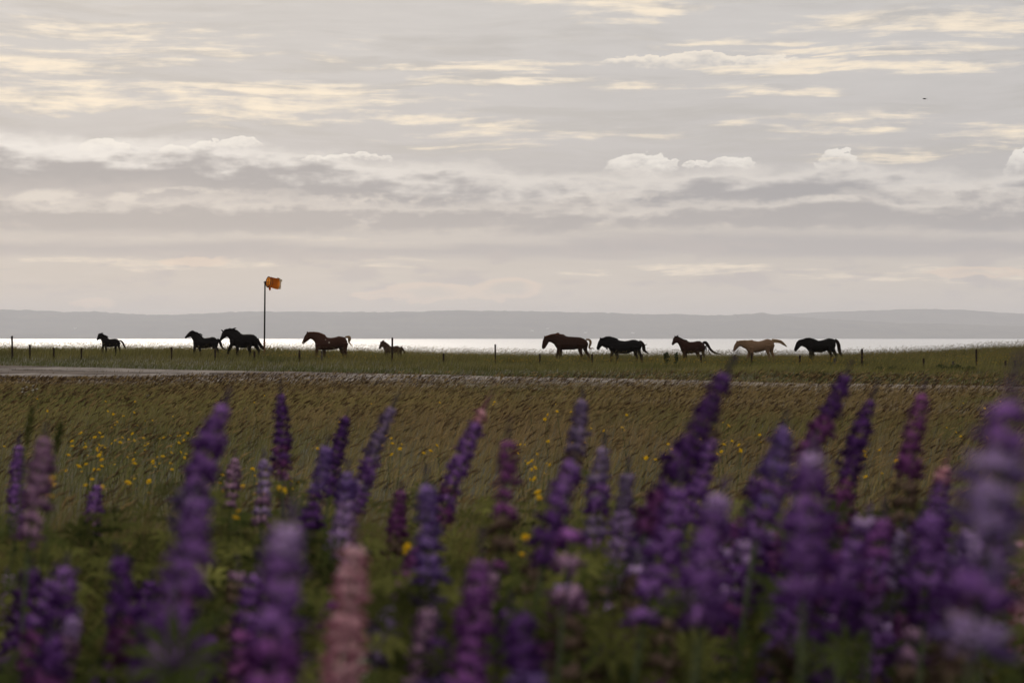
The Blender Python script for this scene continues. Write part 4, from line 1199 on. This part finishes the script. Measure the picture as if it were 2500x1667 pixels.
def lupin(label, tx, ty, bx, by, w, tone, low=None, W=.072, gap=1.0, top_tone=None):
    """tx,ty / bx,by: where the tip and the lowest whorl show in the (2352 px wide) picture; w: width there"""
    r_ = random.Random(int(tx * 13 + ty))
    q = 2500 / 2352.0
    d = FPX * W / (w * q)
    T = at(tx * q, ty * q, d); B = at((bx + (bx - tx) * .22) * q, (by + (by - ty) * .22) * q, d)
    T += (T - B) * .05; dep = r_.uniform(-.03, .03); B.y += dep
    ax = (T - B); L = ax.length; axn = ax.normalized()
    # the stalk leans less towards the ground
    gx = B.x - axn.x * .35 * max(B.z - .35, .1) + r_.uniform(-.03, .03); gy = d + r_.uniform(-.05, .05)
    gz = float(zg(gx, gy))
    root = empty('lupin', (gx, gy, gz), label, 'lupin', 'lupins in the foreground')
    o_ = Vector((gx, gy, gz)); Bl = B - o_
    bm = bmesh.new()
    mid = Bl * .5 - Vector((axn.x, axn.y, 0)) * .06
    tube(bm, [Vector((0, 0, -.03)), mid, Bl], [.0055, .005, .0042], 6)
    link('stem', bm_mesh(bm, 'stem'), root, stem_green)
    for k in range(r_.choice((4, 5, 6))):
        f = r_.uniform(.3, .97)
        p = (mid * (f * 2) if f < .5 else mid.lerp(Bl, f * 2 - 1))
        a = r_.uniform(0, 2 * math.pi); el_ = r_.uniform(.45, 1.1)
        lf = link('leaf', r_.choice(LEAVES), root)
        dirv = Vector((math.cos(a) * math.sin(el_), math.sin(a) * math.sin(el_), math.cos(el_)))
        sc = r_.uniform(.7, 1.15)
        lf.rotation_euler = dirv.to_track_quat('Z', 'X').to_euler(); lf.location = p + dirv * .11 * sc; lf.scale = (sc,) * 3
    bm = bmesh.new(); tube(bm, [Vector((0, 0, -.01)), Vector((0, 0, L * .6)), Vector((0, 0, L))], [.0042, .0034, .0012], 6)
    spike = link('flower_spike', bm_mesh(bm, 'flower_spike'), root, stem_green)
    spike.location = Bl; spike.rotation_euler = axn.to_track_quat('Z', 'X').to_euler()
    z, i = 0.0, 0
    rscale = W / .049
    cv = r_.uniform(-.010, .014)
    while z < L - .004:
        f = z / L
        wd = np.interp(f, [0, .08, .4, .7, .88, 1.0], [.90, 1.0, .88, .68, .50, .26]) * r_.uniform(.86, 1.12) * rscale
        bud = f > .84
        wh = link('whorl', r_.choice(BUDS if bud else WHORLS), spike)
        key = tone
        if low and f < low[1]: key = low[0] if r_.random() < .85 else tone
        if top_tone and f > .72: key = top_tone
        mat = PET[key + ('_bud' if (bud and not top_tone) else '')]
        wh.material_slots[0].link = 'OBJECT'; wh.material_slots[0].material = mat
        wh.location = (cv * math.sin(f * 3.1), r_.uniform(-.002, .002), z)
        wh.rotation_euler = (r_.uniform(-.15, .15), r_.uniform(-.15, .15), r_.uniform(0, 6.28))
        zs = wd * (.95 if not bud else 1.5)
        wh.scale = (wd, wd, zs)
        z += gap * .0205 * W / .064 * np.interp(f, [0, .5, 1], [1.45, 1.08, .50]) * r_.uniform(.85, 1.15); i += 1
    return root

LUPINS = [
 ('slim purple lupin behind the mauve one at the left edge', 45, 1000, 35, 1190, 42, 'violet'),
 ('mauve and lilac lupin with a dark tip near the left edge', 105, 985, 72, 1190, 72, 'mauve', None, .072, 1.0),
 ('small pale lilac lupin cut by the left edge', 14, 1310, 22, 1420, 52, 'lilac'),
 ('small lone purple lupin in the grass left of the big deep purple one', 229, 1105, 216, 1205, 40, 'violet', ('mauve', .3)),
 ('tall wide violet lupin leaning right under the gap before the windsock', 524, 905, 436, 1160, 80, 'violet', ('slate', .25)),
 ('big deep purple lupin below the tall wide violet one', 458, 1120, 395, 1450, 122, 'violet'),
 ('dark violet lupin standing upright by itself below the windsock', 642, 882, 646, 1055, 44, 'deep', ('plum', .3)),
 ('short pale striped lupin right of the tall wide violet one', 543, 1040, 532, 1140, 38, 'mauve', None, .066, 1.15),
 ('short whitish banded lupin with yellow flowers at its foot', 604, 1035, 600, 1170, 42, 'lavender', ('mauve', .5), .066, 1.3),
 ('short dull mauve lupin under the dark upright one', 656, 1080, 650, 1150, 36, 'mauve', ('faded', .6)),
 ('dark indigo lupin leaning right, its tip bare', 800, 945, 764, 1100, 42, 'deep'),
 ('indigo lupin leaning against the darker one left of it', 752, 1010, 716, 1180, 52, 'indigo', ('deep', .4)),
 ('slender slate violet lupin leaning right left of the middle', 914, 910, 832, 1128, 46, 'slate', ('violet', .4)),
 ('purple lupin with a pale pink tip leaning right in the middle', 1126, 912, 1030, 1150, 52, 'violet', ('plum', .25), .072, 1.0, 'blush'),
 ('upright plum magenta lupin with fading lower whorls', 1170, 980, 1150, 1245, 74, 'plum', ('faded', .35), .072, 1.25),
 ('blue violet lupin, tall and straight below the middle', 980, 1085, 985, 1400, 76, 'indigo', None, .072, 1.15),
 ('dull plum lupin between the pink and the blue violet ones', 922, 1112, 908, 1260, 50, 'plum', ('faded', .3)),
 ('bluish lilac lupin behind the pink one', 800, 1065, 785, 1245, 60, 'indigo', ('lilac', .55)),
 ('large lilac topped lupin close to the camera, left of the pink one', 672, 1172, 612, 1590, 150, 'violet', ('magenta', .4), .074, 1.15, 'lilac'),
 ('pink lupin close to the camera', 820, 1200, 785, 1590, 104, 'pink', None, .072),
 ('slate purple lupin standing upright right of the middle', 1337, 898, 1312, 1062, 52, 'slate', ('faded', .3)),
 ('deep purple lupin under the upright slate one', 1325, 1040, 1262, 1250, 80, 'violet', ('deep', .45), .072, 1.25),
 ('violet lupin with pale whorls right of the deep purple one', 1390, 1005, 1368, 1215, 58, 'slate', ('violet', .5), .070, 1.2),
 ('pale lilac violet lupin left of the tallest one', 1442, 1055, 1416, 1310, 62, 'slate', ('lilac', .6)),
 ('sparse mauve lupin with widely spaced whorls low in the middle', 1318, 1205, 1300, 1350, 92, 'magenta', ('mauve', .6), .074, 1.8),
 ('tallest lupin, dark purple, its tip reaching the palomino', 1690, 815, 1520, 1150, 76, 'deep', ('plum', .2), .074),
 ('dull purple lupin with a brown tip beside the tallest one', 1645, 950, 1590, 1150, 58, 'violet', None, .070, 1.0, 'faded'),
 ('purple lupin with lilac whorls under the tallest one', 1565, 1080, 1492, 1360, 92, 'violet', None, .074, 1.2),
 ('broad lilac purple lupin in front right of the tallest one', 1672, 1115, 1620, 1380, 112, 'violet', None, .076, 1.0, 'lilac'),
 ('dark plum lupin leaning right below the last black horse', 1950, 838, 1862, 1015, 60, 'deep', ('plum', .4)),
 ('deep dark purple lupin leaning right past the broad lilac one', 2015, 888, 1940, 1160, 60, 'deep', ('plum', .3)),
 ('violet lupin leaning behind the broad lilac one', 1805, 955, 1745, 1180, 78, 'indigo', ('violet', .4)),
 ('broad lilac violet lupin with two tiers at the right', 1872, 1010, 1855, 1300, 118, 'violet', None, .076, .95, 'lilac'),
 ('dark plum lupin upright right of centre with banded whorls', 2127, 880, 2082, 1175, 66, 'plum', ('faded', .35), .072, 1.25),
 ('large blurred lupin very close at the right edge, whorls wide apart', 2338, 850, 2262, 1370, 176, 'violet', ('lavender', .62), .084, 1.2, 'violet'),
 ('purple lupin with a pink tip near the right edge', 2180, 1050, 2155, 1240, 62, 'violet', None, .070, 1.0, 'blush'),
 ('purple lupin below the pink tipped one near the right edge', 2150, 1165, 2122, 1380, 92, 'violet', ('deep', .3)),
 ('bright violet lupin in front of the grass gap at the right', 2032, 1155, 2005, 1390, 90, 'magenta', ('violet', .5), .072, 1.1),
 ('dim violet lupin left of the bright violet one', 1962, 1230, 1940, 1420, 92, 'violet', ('deep', .5)),
 ('magenta purple lupin right of the blue violet one, low in the frame', 1105, 1240, 1070, 1590, 100, 'magenta', None, .074),
 ('dark indigo lupin at the bottom edge below the magenta purple one', 1195, 1410, 1215, 1620, 112, 'deep', ('indigo', .5), .076),
 ('dark fading lupin at lower left beside the big deep purple one', 268, 1260, 292, 1470, 82, 'deep', ('plum', .4)),
 ('dim purple lupin in the shade at lower left', 152, 1285, 138, 1440, 82, 'violet', ('deep', .5), .072, 1.2),
 ('dark purple lupin at the bottom left below the big deep purple one', 352, 1370, 325, 1610, 96, 'deep', None, .074),
 ('plum lupin in the bottom left corner', 118, 1440, 92, 1620, 96, 'deep', ('plum', .5)),
 ('pink lupin half cut by the right edge', 2352, 1215, 2345, 1460, 62, 'pink', None, .07),
 ('fading mauve lupin with seed pods low in the middle', 1325, 1355, 1305, 1520, 90, 'mauve', ('faded', .6), .074, 1.4),
 ('brown seeding lupin in the bottom right corner', 2235, 1330, 2195, 1620, 118, 'faded', None, .074, 1.2),
 ('dark purple lupin squeezed between the lilac ones at the right', 1735, 1085, 1712, 1270, 70, 'deep', ('plum', .4)),
 ('brownish plum lupin below the broad lilac violet one', 1850, 1300, 1838, 1500, 82, 'plum', ('faded', .6), .072, 1.3),
 ('small white lupin at the bottom under the pink one', 812, 1490, 802, 1600, 80, 'white', None, .066),
 ('low mauve pink lupin at the bottom right under the dim violet one', 2105, 1420, 2085, 1600, 92, 'mauve', ('faded', .5), .074, 1.5),
 ('dull brown mauve lupin between the big deep purple and the large lilac topped one', 545, 1285, 530, 1490, 66, 'mauve', ('faded', .7), .072, 1.4),
 ('plum lupin at the bottom left of the large lilac topped one', 562, 1420, 548, 1610, 84, 'plum', ('faded', .4), .072, 1.3),
 ('dark lupin at the bottom edge below the tall violet ones', 462, 1450, 450, 1620, 90, 'deep', ('plum', .4), .074, 1.2),
 ('dark lupin at the bottom between the pink and the magenta purple one', 1008, 1440, 1000, 1620, 84, 'deep', ('indigo', .5), .072, 1.2),
 ('faded lupin going to seed below the pale lilac violet one', 1402, 1300, 1388, 1490, 70, 'faded', ('mauve', .3), .072, 1.5),
 ('brown seeding lupin at the bottom below the purple and lilac whorled one', 1540, 1385, 1522, 1600, 82, 'faded', ('plum', .3), .072, 1.5),
 ('dark purple lupin low behind the broad lilac purple one', 1692, 1275, 1664, 1480, 74, 'deep', ('plum', .5), .072, 1.3),
 ('dark plum lupin low left of the broad lilac violet one', 1776, 1205, 1764, 1410, 66, 'plum', ('deep', .5), .072, 1.3),
 ('dark violet lupin at the bottom under the brownish plum one', 1902, 1425, 1890, 1620, 86, 'deep', None, .074, 1.2),
 ('dark purple lupin low right of the bright violet one', 2082, 1290, 2068, 1490, 72, 'deep', ('plum', .4), .072, 1.2),
 ('violet lupin low in front of the large blurred one at the right edge', 2272, 1185, 2258, 1345, 84, 'violet', ('deep', .4), .072, 1.3),
 ('deep purple lupin low left of the violet one by the right edge', 2204, 1255, 2190, 1420, 76, 'deep', None, .072, 1.3),
 ('small lilac lupin deep in the shade at lower left of the pink one', 700, 1500, 690, 1610, 60, 'lilac', ('plum', .5), .068, 1.3),
]
for L_ in LUPINS: lupin(*L_)
fr = random.Random(31)
WORD = {'violet': 'violet', 'deep': 'dark purple', 'plum': 'plum red', 'lilac': 'lilac', 'slate': 'greyish violet', 'magenta': 'magenta', 'mauve': 'mauve', 'faded': 'brownish faded'}
ANCHOR = [(420, 1300, 'the big deep purple lupin'), (645, 1370, 'the large lilac topped lupin'), (805, 1390, 'the pink lupin'), (982, 1240, 'the blue violet lupin'), (1090, 1420, 'the magenta purple lupin'),
          (1310, 1280, 'the sparse mauve lupin'), (1430, 1180, 'the pale lilac violet lupin'), (1530, 1220, 'the lilac whorled lupin under the tallest'), (1648, 1250, 'the broad lilac purple lupin'), (1864, 1150, 'the broad lilac violet lupin'),
          (2020, 1270, 'the bright violet lupin'), (2138, 1270, 'the purple lupin below the pink tipped one'), (2300, 1050, 'the large right edge lupin'), (145, 1360, 'the dim purple lupin at lower left'), (2215, 1460, 'the brown seeding lupin'), (280, 1360, 'the dark fading lupin')]
NTH = ('', ', second from it', ', third from it', ', fourth from it', ', fifth from it')
fill = []
for (n_, x0, x1, y0, y1, where, tones) in (
    (24, 1480, 2320, 1130, 1430, 'blurred', ('violet', 'deep', 'deep', 'violet', 'magenta', 'plum', 'lilac', 'slate')),
    (10, 860, 1470, 1230, 1450, 'blurred', ('violet', 'deep', 'plum', 'mauve', 'faded', 'slate')),
    (10, 10, 780, 1260, 1460, 'shaded', ('violet', 'deep', 'deep', 'plum', 'mauve', 'lilac'))):
    for k in range(n_):
        x = x0 + (x1 - x0) * (k + fr.uniform(.1, .9)) / n_; y = fr.uniform(y0, y1); L_ = fr.uniform(150, 250); t_ = fr.choice(tones)
        cx, cy = x - L_ * .1, y + L_ / 2
        d_, ax_, ay_, ph = min((math.hypot(cx - a_[0], (cy - a_[1]) * .7),) + a_ for a_ in ANCHOR)
        rel = ('just left of', 'just right of')[cx > ax_] if abs(cx - ax_) > .6 * abs(cy - ay_) else ('above', 'below')[cy > ay_]
        fill.append((d_, where, t_, rel, ph, (x, y, x - L_ * fr.uniform(.12, .42), y + L_, fr.uniform(58, 86), t_, (fr.choice(('plum', 'faded', 'deep')), fr.uniform(.1, .4)), .073, fr.uniform(1.0, 1.4), fr.choice((None, None, 'lilac')))))
seen = {}
for (d_, where, t_, rel, ph, args) in sorted(fill, key=lambda f: f[0]):
    key = (where, t_, rel, ph); i = seen.get(key, 0); seen[key] = i + 1
    lupin('small %s %s lupin %s %s%s' % (where, WORD[t_], rel, ph, NTH[i]), *args)

# foliage that fills the bank between the stems
def bank_foliage():
    T, F = leaf_template(9, .075, .017, .5)
    n = 13500
    y = np.sqrt(rng.uniform(2.6 ** 2, 11.5 ** 2, n)); x = rng.uniform(-1, 1, n) * (.31 * y + 1.5)
    keep = rng.uniform(0, 1, n) < np.interp(y, [2.6, 7, 9, 11.5], [1, 1, .5, .12]) * np.clip(fbm(x / .8, y / 1.1, 201, 3) * 2.6 - .55, .12, 1); x, y = x[keep], y[keep]; n = len(x)
    hmax = np.interp(y, [2.5, 5, 7.5, 9.5, 11.5], [.62, .68, .62, .42, .3]) * (.30 + 1.15 * fbm(x / .6, y / .8, 211, 2))
    z = zg(x, y) + hmax * rng.uniform(.15, 1.0, n) ** .6
    sc = rng.uniform(.7, 1.45, n)
    az_ = rng.uniform(0, 2 * np.pi, n); tl = rng.normal(0, .55, n)
    ca, sa, ct, st = np.cos(az_), np.sin(az_), np.cos(tl), np.sin(tl)
    P = T[None] * sc[:, None, None]
    X1 = P[..., 0] * ca[:, None] - P[..., 1] * sa[:, None]; Y1 = P[..., 0] * sa[:, None] + P[..., 1] * ca[:, None]; Z1 = P[..., 2]
    Y2 = Y1 * ct[:, None] - Z1 * st[:, None]; Z2 = Y1 * st[:, None] + Z1 * ct[:, None]
    V = np.stack([X1 + x[:, None], Y2 + y[:, None], Z2 + z[:, None]], -1)
    g = np.clip(rng.uniform(0, 1, n) * .6 + (fbm(x / .5, y / .7, 231, 2) - .35) * 1.1, 0, 1)
    col = np.array([.014, .020, .008]) * (1 - g)[:, None] + np.array([.215, .215, .062]) * g[:, None]
    C = np.repeat(col[:, None], T.shape[0], 1)
    Fo = (np.arange(n)[:, None, None] * T.shape[0] + F[None]).reshape(-1, 3)
    # leaf stalks and bare stems
    parts = [(V.reshape(-1, 3), Fo, C.reshape(-1, 3))]
    H = z - zg(x, y)
    parts.append(blades(x + rng.normal(0, .05, n), y + rng.normal(0, .05, n), np.maximum(H, .05), np.full(n, .004), rng.normal(0, .05, n), rng.normal(0, .05, n), col * .8, None, 2))
    # long grass mixed in
    k = 34000
    y = np.sqrt(rng.uniform(3.0 ** 2, 12.5 ** 2, k)); x = rng.uniform(-1, 1, k) * (.31 * y + 1.5)
    Hh = rng.uniform(.25, .75, k) * np.interp(y, [3, 8, 12.5], [.95, 1.0, .75])
    cc = mixcol(rng.uniform(.2, .8, k), np.zeros(k), np.zeros(k)); cc = cc * rng.uniform(.7, 1.3, (k, 1)); cc[::4] = STRAW * rng.uniform(.5, 1, (len(cc[::4]), 1)); cc[1::6] = RUST * rng.uniform(.5, 1.1, (len(cc[1::6]), 1))
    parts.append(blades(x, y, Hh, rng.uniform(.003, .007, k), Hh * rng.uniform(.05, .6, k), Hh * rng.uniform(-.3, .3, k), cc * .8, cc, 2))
    return join(parts)
V, F, C = bank_foliage()
o = link('undergrowth', mesh_np('undergrowth', V, F, C), None, leafy('bank_leaf', attr='tint', trans=.5))
tag(o, 'green lupin leaves and grass filling the foreground bank', 'undergrowth', kind='stuff')

# ------------------------------------------------------------------ yellow meadow flowers
yel = leafy('yellow_petal', (.72, .45, .015), .35, None, (.80, .55, .03), 60)
thin_stem = principled('flower_stem', (.06, .07, .025), .8, .3, 20, .1)
def flower_mesh(seed):
    r_ = random.Random(seed); bm = bmesh.new()
    for ring_, (R0, zt, n) in enumerate(((.020, .004, 9), (.013, .009, 7))):
        for k in range(n):
            a = 2 * math.pi * (k + .5 * ring_) / n + r_.uniform(-.1, .1)
            d = Vector((math.cos(a), math.sin(a), 0)); s = Vector((-math.sin(a), math.cos(a), 0)); l = R0 * r_.uniform(.85, 1.12)
            vs_ = [bm.verts.new(p) for p in (d * .003, d * l * .65 + s * .0042 + Vector((0, 0, zt)), d * l + Vector((0, 0, zt * .8)), d * l * .65 - s * .0042 + Vector((0, 0, zt)))]
            bm.faces.new(vs_)
    tube(bm, [Vector((0, 0, -.006)), Vector((0, 0, 0)), Vector((0, 0, .007))], [.003, .006, .004], 6)
    return bm_mesh(bm, 'bloom', False)
BLOOMS = [flower_mesh(i) for i in range(4)]
for b_ in BLOOMS: b_.materials.append(yel)
bm = bmesh.new(); tube(bm, [Vector((-.05, 0, -1)), Vector((-.02, 0, -.5)), Vector((0, 0, 0))], [.003, .0025, .0018], 4)
STALK = bm_mesh(bm, 'stem'); STALK.materials.append(thin_stem)
CLUSTERS = [  # px centre, spread, count, flower height, label
 (310, 1105, 130, 38, 62, 'yellow meadow flower in the big patch left of the tall wide violet lupin'),
 (308, 1020, 42, 14, 9, 'yellow meadow flower in the small far patch under the first two black horses'),
 (590, 1180, 60, 30, 9, 'yellow meadow flower between the tall violet and the dark upright lupin'),
 (740, 1185, 40, 18, 5, 'yellow meadow flower right of the dark upright lupin'),
 (1000, 1085, 70, 22, 11, 'yellow meadow flower between the slate violet and the pink tipped lupin'),
 (1295, 1112, 46, 30, 15, 'yellow meadow flower in the patch right of the plum magenta lupin'),
 (1340, 1000, 120, 26, 9, 'yellow meadow flower beside the upright slate purple lupin'),
 (1600, 1118, 26, 10, 4, 'yellow meadow flower just left of the tallest lupin'),
 (1790, 1065, 70, 34, 14, 'yellow meadow flower in the patch right of the tallest lupin'),
 (2130, 1130, 60, 34, 9, 'yellow meadow flower between the deep dark and the dark plum lupin'),
 (2370, 1030, 70, 40, 10, 'yellow meadow flower left of the large blurred lupin at the right edge'),
 (1000, 1040, 900, 60, 40, 'yellow meadow flower scattered alone in the open grass'),
 (690, 1235, 130, 26, 9, 'yellow meadow flower low behind the large lilac topped lupin'),
 (1290, 1200, 40, 40, 6, 'yellow meadow flower low right of the plum magenta lupin'),
 (230, 1190, 160, 24, 9, 'yellow meadow flower around the small lone purple lupin'),
]
r_ = random.Random(99)
def yellow(px, py, z, scale, label, group):
    d = (CAM_Z - z) * FPX / (py - HOR_Y)
    for _ in range(3):
        x = (px - 1250) / FPX * d; gz = float(zg(x, d)); d = (CAM_Z - gz - z) * FPX / (py - HOR_Y)
    x = (px - 1250) / FPX * d; gz = float(zg(x, d))
    root = empty('yellow_flower', (x, d, gz), label, 'flower', group)
    st = link('stem', STALK, root); st.location = (0, 0, z); st.scale = (r_.uniform(-2, 2), 1, z + .03)
    bl = link('bloom', r_.choice(BLOOMS), root); bl.location = (0, 0, z)
    bl.rotation_euler = (r_.uniform(.2, 1.2), r_.uniform(-.5, .5), r_.uniform(0, 6.28)); bl.scale = (scale * r_.uniform(.8, 1.2),) * 3
for (cx, cy, sx_, sy_, n, lab) in CLUSTERS:
    for k in range(n):
        px = cx + r_.uniform(-1.15, 1.15) * sx_; py = cy + r_.uniform(-1.3, 1.3) * sy_
        v_ = (py - cy) / (1.3 * sy_); h_ = (px - cx) / (1.15 * sx_)
        pos = ('upper' if v_ < -.33 else 'lower' if v_ > .33 else 'middle') + (' left' if h_ < -.33 else ' right' if h_ > .33 else '')
        yellow(px, py, r_.uniform(.50, .64), 1.05 * r_.choice((.6, .9, 1, 1.15)), lab + (', ' + pos if n > 4 else ''), lab.replace('flower', 'flowers', 1))
for (px, py, lab) in ((1893, 1378, 'blurred golden flower below the broad lilac violet lupin'), (1885, 1392, 'blurred golden flower below the broad lilac violet lupin'), (1925, 1430, 'lone blurred orange yellow flower low between the right lupins'),
                      (1283, 1312, 'lone yellow flower right of the plum magenta lupin\'s foot'), (1275, 1355, 'blurred yellow flower just below the lone one by the plum lupin'), (995, 1335, 'lone yellow flower left of the blue violet lupin'),
                      (992, 1350, 'orange flower touching the left side of the blue violet lupin'), (118, 1210, 'orange yellow flower right of the mauve lupin at the left edge'), (125, 1170, 'golden flower on the right side of the mauve lupin'),
                      (1620, 1535, 'lone golden flower deep in the shade at the bottom')):
    d0 = r_.uniform(5.5, 7.0)
    p = at(px, py, d0); gz = float(zg(p.x, d0))
    root = empty('yellow_flower', (p.x, d0, gz), lab, 'flower', 'golden flowers among the lupins')
    z = max(p.z - gz, .1)
    st = link('stem', STALK, root); st.location = (0, 0, z); st.scale = (1, 1, z + .03)
    bl = link('bloom', r_.choice(BLOOMS), root); bl.location = (0, 0, z); bl.rotation_euler = (r_.uniform(.2, .9), r_.uniform(-.4, .4), r_.uniform(0, 6)); bl.scale = (.85,) * 3

# white umbels by the airstrip
wht = leafy('white_petal', (.62, .60, .54), .3, None, (.72, .70, .64), 40)
def umbel():
    bm_ = bmesh.new(); rr = random.Random(8)
    for k in range(22):
        a = rr.uniform(0, 6.28); q_ = math.sqrt(rr.random()); c = Vector((math.cos(a) * q_ * .036, math.sin(a) * q_ * .036, .012 * (1 - q_ * q_)))
        tube(bm_, [c - Vector((0, 0, .006)), c, c + Vector((0, 0, .006))], [.003, .010, .003], 5)
    for k in range(6):
        a = k * 1.047; tube(bm_, [Vector((0, 0, -.05)), Vector((math.cos(a) * .028, math.sin(a) * .028, 0))], [.0015, .001], 3)
    return bm_mesh(bm_, 'flower_head', False)
UMB = umbel(); UMB.materials.append(wht)
for (px, py) in ((82, 941.6), (65, 945), (56, 949), (66, 951), (80, 946), (89, 950), (81, 953), (53, 957), (60, 957.7)):
    z = .46; d = (CAM_Z - z) * FPX / (py - HOR_Y); x = (px - 1250) / FPX * d; gz = float(zg(x, d))
    root = empty('white_flower', (x, d, gz), 'white umbel flower in the small clump before the airstrip at the left', 'flower', 'white umbels in the clump at the left')
    st = link('stem', STALK, root); st.location = (0, 0, z - gz); st.scale = (1.5, 1.5, z - gz + .02)
    hd = link('flower_head', UMB, root); hd.location = (0, 0, z - gz)
for (px, py, lab) in ((193, 929, 'left one of two white umbels touching the airstrip edge'), (205, 928, 'right one of two white umbels touching the airstrip edge'), (383, 936, 'white umbel near the airstrip under the gap of the black horses'), (361, 965, 'lone small white umbel in the grass below the airstrip')):
    z = .42; d = (CAM_Z - z) * FPX / (py - HOR_Y); x = (px - 1250) / FPX * d; gz = float(zg(x, d))
    root = empty('white_flower', (x, d, gz), lab, 'flower', 'lone white umbels')
    st = link('stem', STALK, root); st.location = (0, 0, z - gz); st.scale = (1.5, 1.5, z - gz + .02)
    hd = link('flower_head', UMB, root); hd.location = (0, 0, z - gz); hd.scale = (.8,) * 3

# two fat green grass spikes by the left lupins
for (tx, ty, bx, by, lab) in ((80, 990, 64, 1085, 'taller green seed spike behind the mauve lupin at the left'), (150, 1030, 136, 1105, 'shorter green seed spike right of the mauve lupin')):
    d0 = 6.2; T_ = at(tx, ty, d0); B_ = at(bx, by, d0); gx = B_.x - .08; gz = float(zg(gx, d0))
    root = empty('seed_spike', (gx, d0, gz), lab, 'grass stalk', 'green seed spikes')
    o_ = Vector((gx, d0, gz)); bm = bmesh.new()
    tube(bm, [Vector((0, 0, -.02)), (B_ - o_) * .5 - Vector((.02, 0, 0)), B_ - o_], [.004, .0035, .003], 5)
    link('stem', bm_mesh(bm, 'stem'), root, thin_stem)
    bm = bmesh.new(); n_ = 26
    for k in range(n_):
        f = k / n_; c = (B_ - o_).lerp(T_ - o_, f); a = k * 2.4; rr_ = .011 * math.sin(math.pi * (f * .85 + .12)) + .002
        dv = Vector((math.cos(a), math.sin(a), .9)).normalized()
        tube(bm, [c, c + dv * rr_ * .8, c + dv * rr_ * 1.9], [.002, .0042, .0006], 4)
    link('seed_head', bm_mesh(bm, 'seed_head', False), root, leaf_green)

# docks and low bushes in the pasture
def bushy(name, px, py_top, Y, w, label, cat, upright, n):
    p = at(px, py_top, Y); gz = float(zg(p.x, Y)); h = p.z - gz
    root = empty(name, (p.x, Y, gz), label, cat, cat + 's in the pasture')
    rr = random.Random(int(px)); V, F, C = [], [], []
    bm = bmesh.new()
    for k in range(4): tube(bm, [Vector((rr.uniform(-.4, .4) * w * .3, rr.uniform(-.1, .1), -.05)), Vector((rr.uniform(-.4, .4) * w * (.2 if upright else .8), 0, h * .8))], [.015, .006], 5)
    link('stem', bm_mesh(bm, 'stem'), root, thin_stem)
    for k in range(n):
        if upright: c = Vector((rr.gauss(0, .28) * w * .6, rr.gauss(0, .05), h * rr.uniform(.2, .95))); d = Vector((rr.uniform(-.5, .5), rr.uniform(-.4, .4), 1)).normalized(); L = rr.uniform(.10, .22)
        else:
            u_ = rr.uniform(-1, 1); c = Vector((u_ * w / 2, rr.uniform(-.5, .5) * .7, h * rr.uniform(.15, 1) * (1 - .6 * u_ * u_) * (.8 + .3 * math.sin(u_ * 9)))); d = Vector((rr.uniform(-1, 1), rr.uniform(-1, 1), rr.uniform(-.1, 1))).normalized(); L = rr.uniform(.06, .13)
        s = d.cross(Vector((rr.uniform(-1, 1), rr.uniform(-1, 1), rr.uniform(-1, 1)))).normalized() * L * .28
        b0 = len(V); V += [c, c + d * L * .5 + s, c + d * L, c + d * L * .5 - s]; F += [(b0, b0 + 1, b0 + 2), (b0, b0 + 2, b0 + 3)]
    link('leaves', mesh('leaves', V, F), root, leafy('dark_leaf', (.026, .036, .016), .25, None, (.05, .062, .024), 6) if 'dark_leaf' not in bpy.data.materials else bpy.data.materials['dark_leaf'])
bushy('dock_plant', 1627, 864, 99, .35, 'broad dark dock plant in the grass ahead of the bay horse', 'dock', True, 60)
bushy('dock_plant', 1651, 866, 99, .2, 'thin dark dock stalk right beside the broad dock', 'dock', True, 30)
bushy('low_bush', 2325, 892, 86, 2.0, 'long dark low bush below the tall rough post', 'bush', False, 900)
bushy('low_bush', 1990, 914, 72, 2.2, 'dark low bush on the verge below the last black horse', 'bush', False, 900)
bushy('low_bush', 2170, 896, 84, 1.6, 'small dark bush below the short dark post on the slope', 'bush', False, 450)
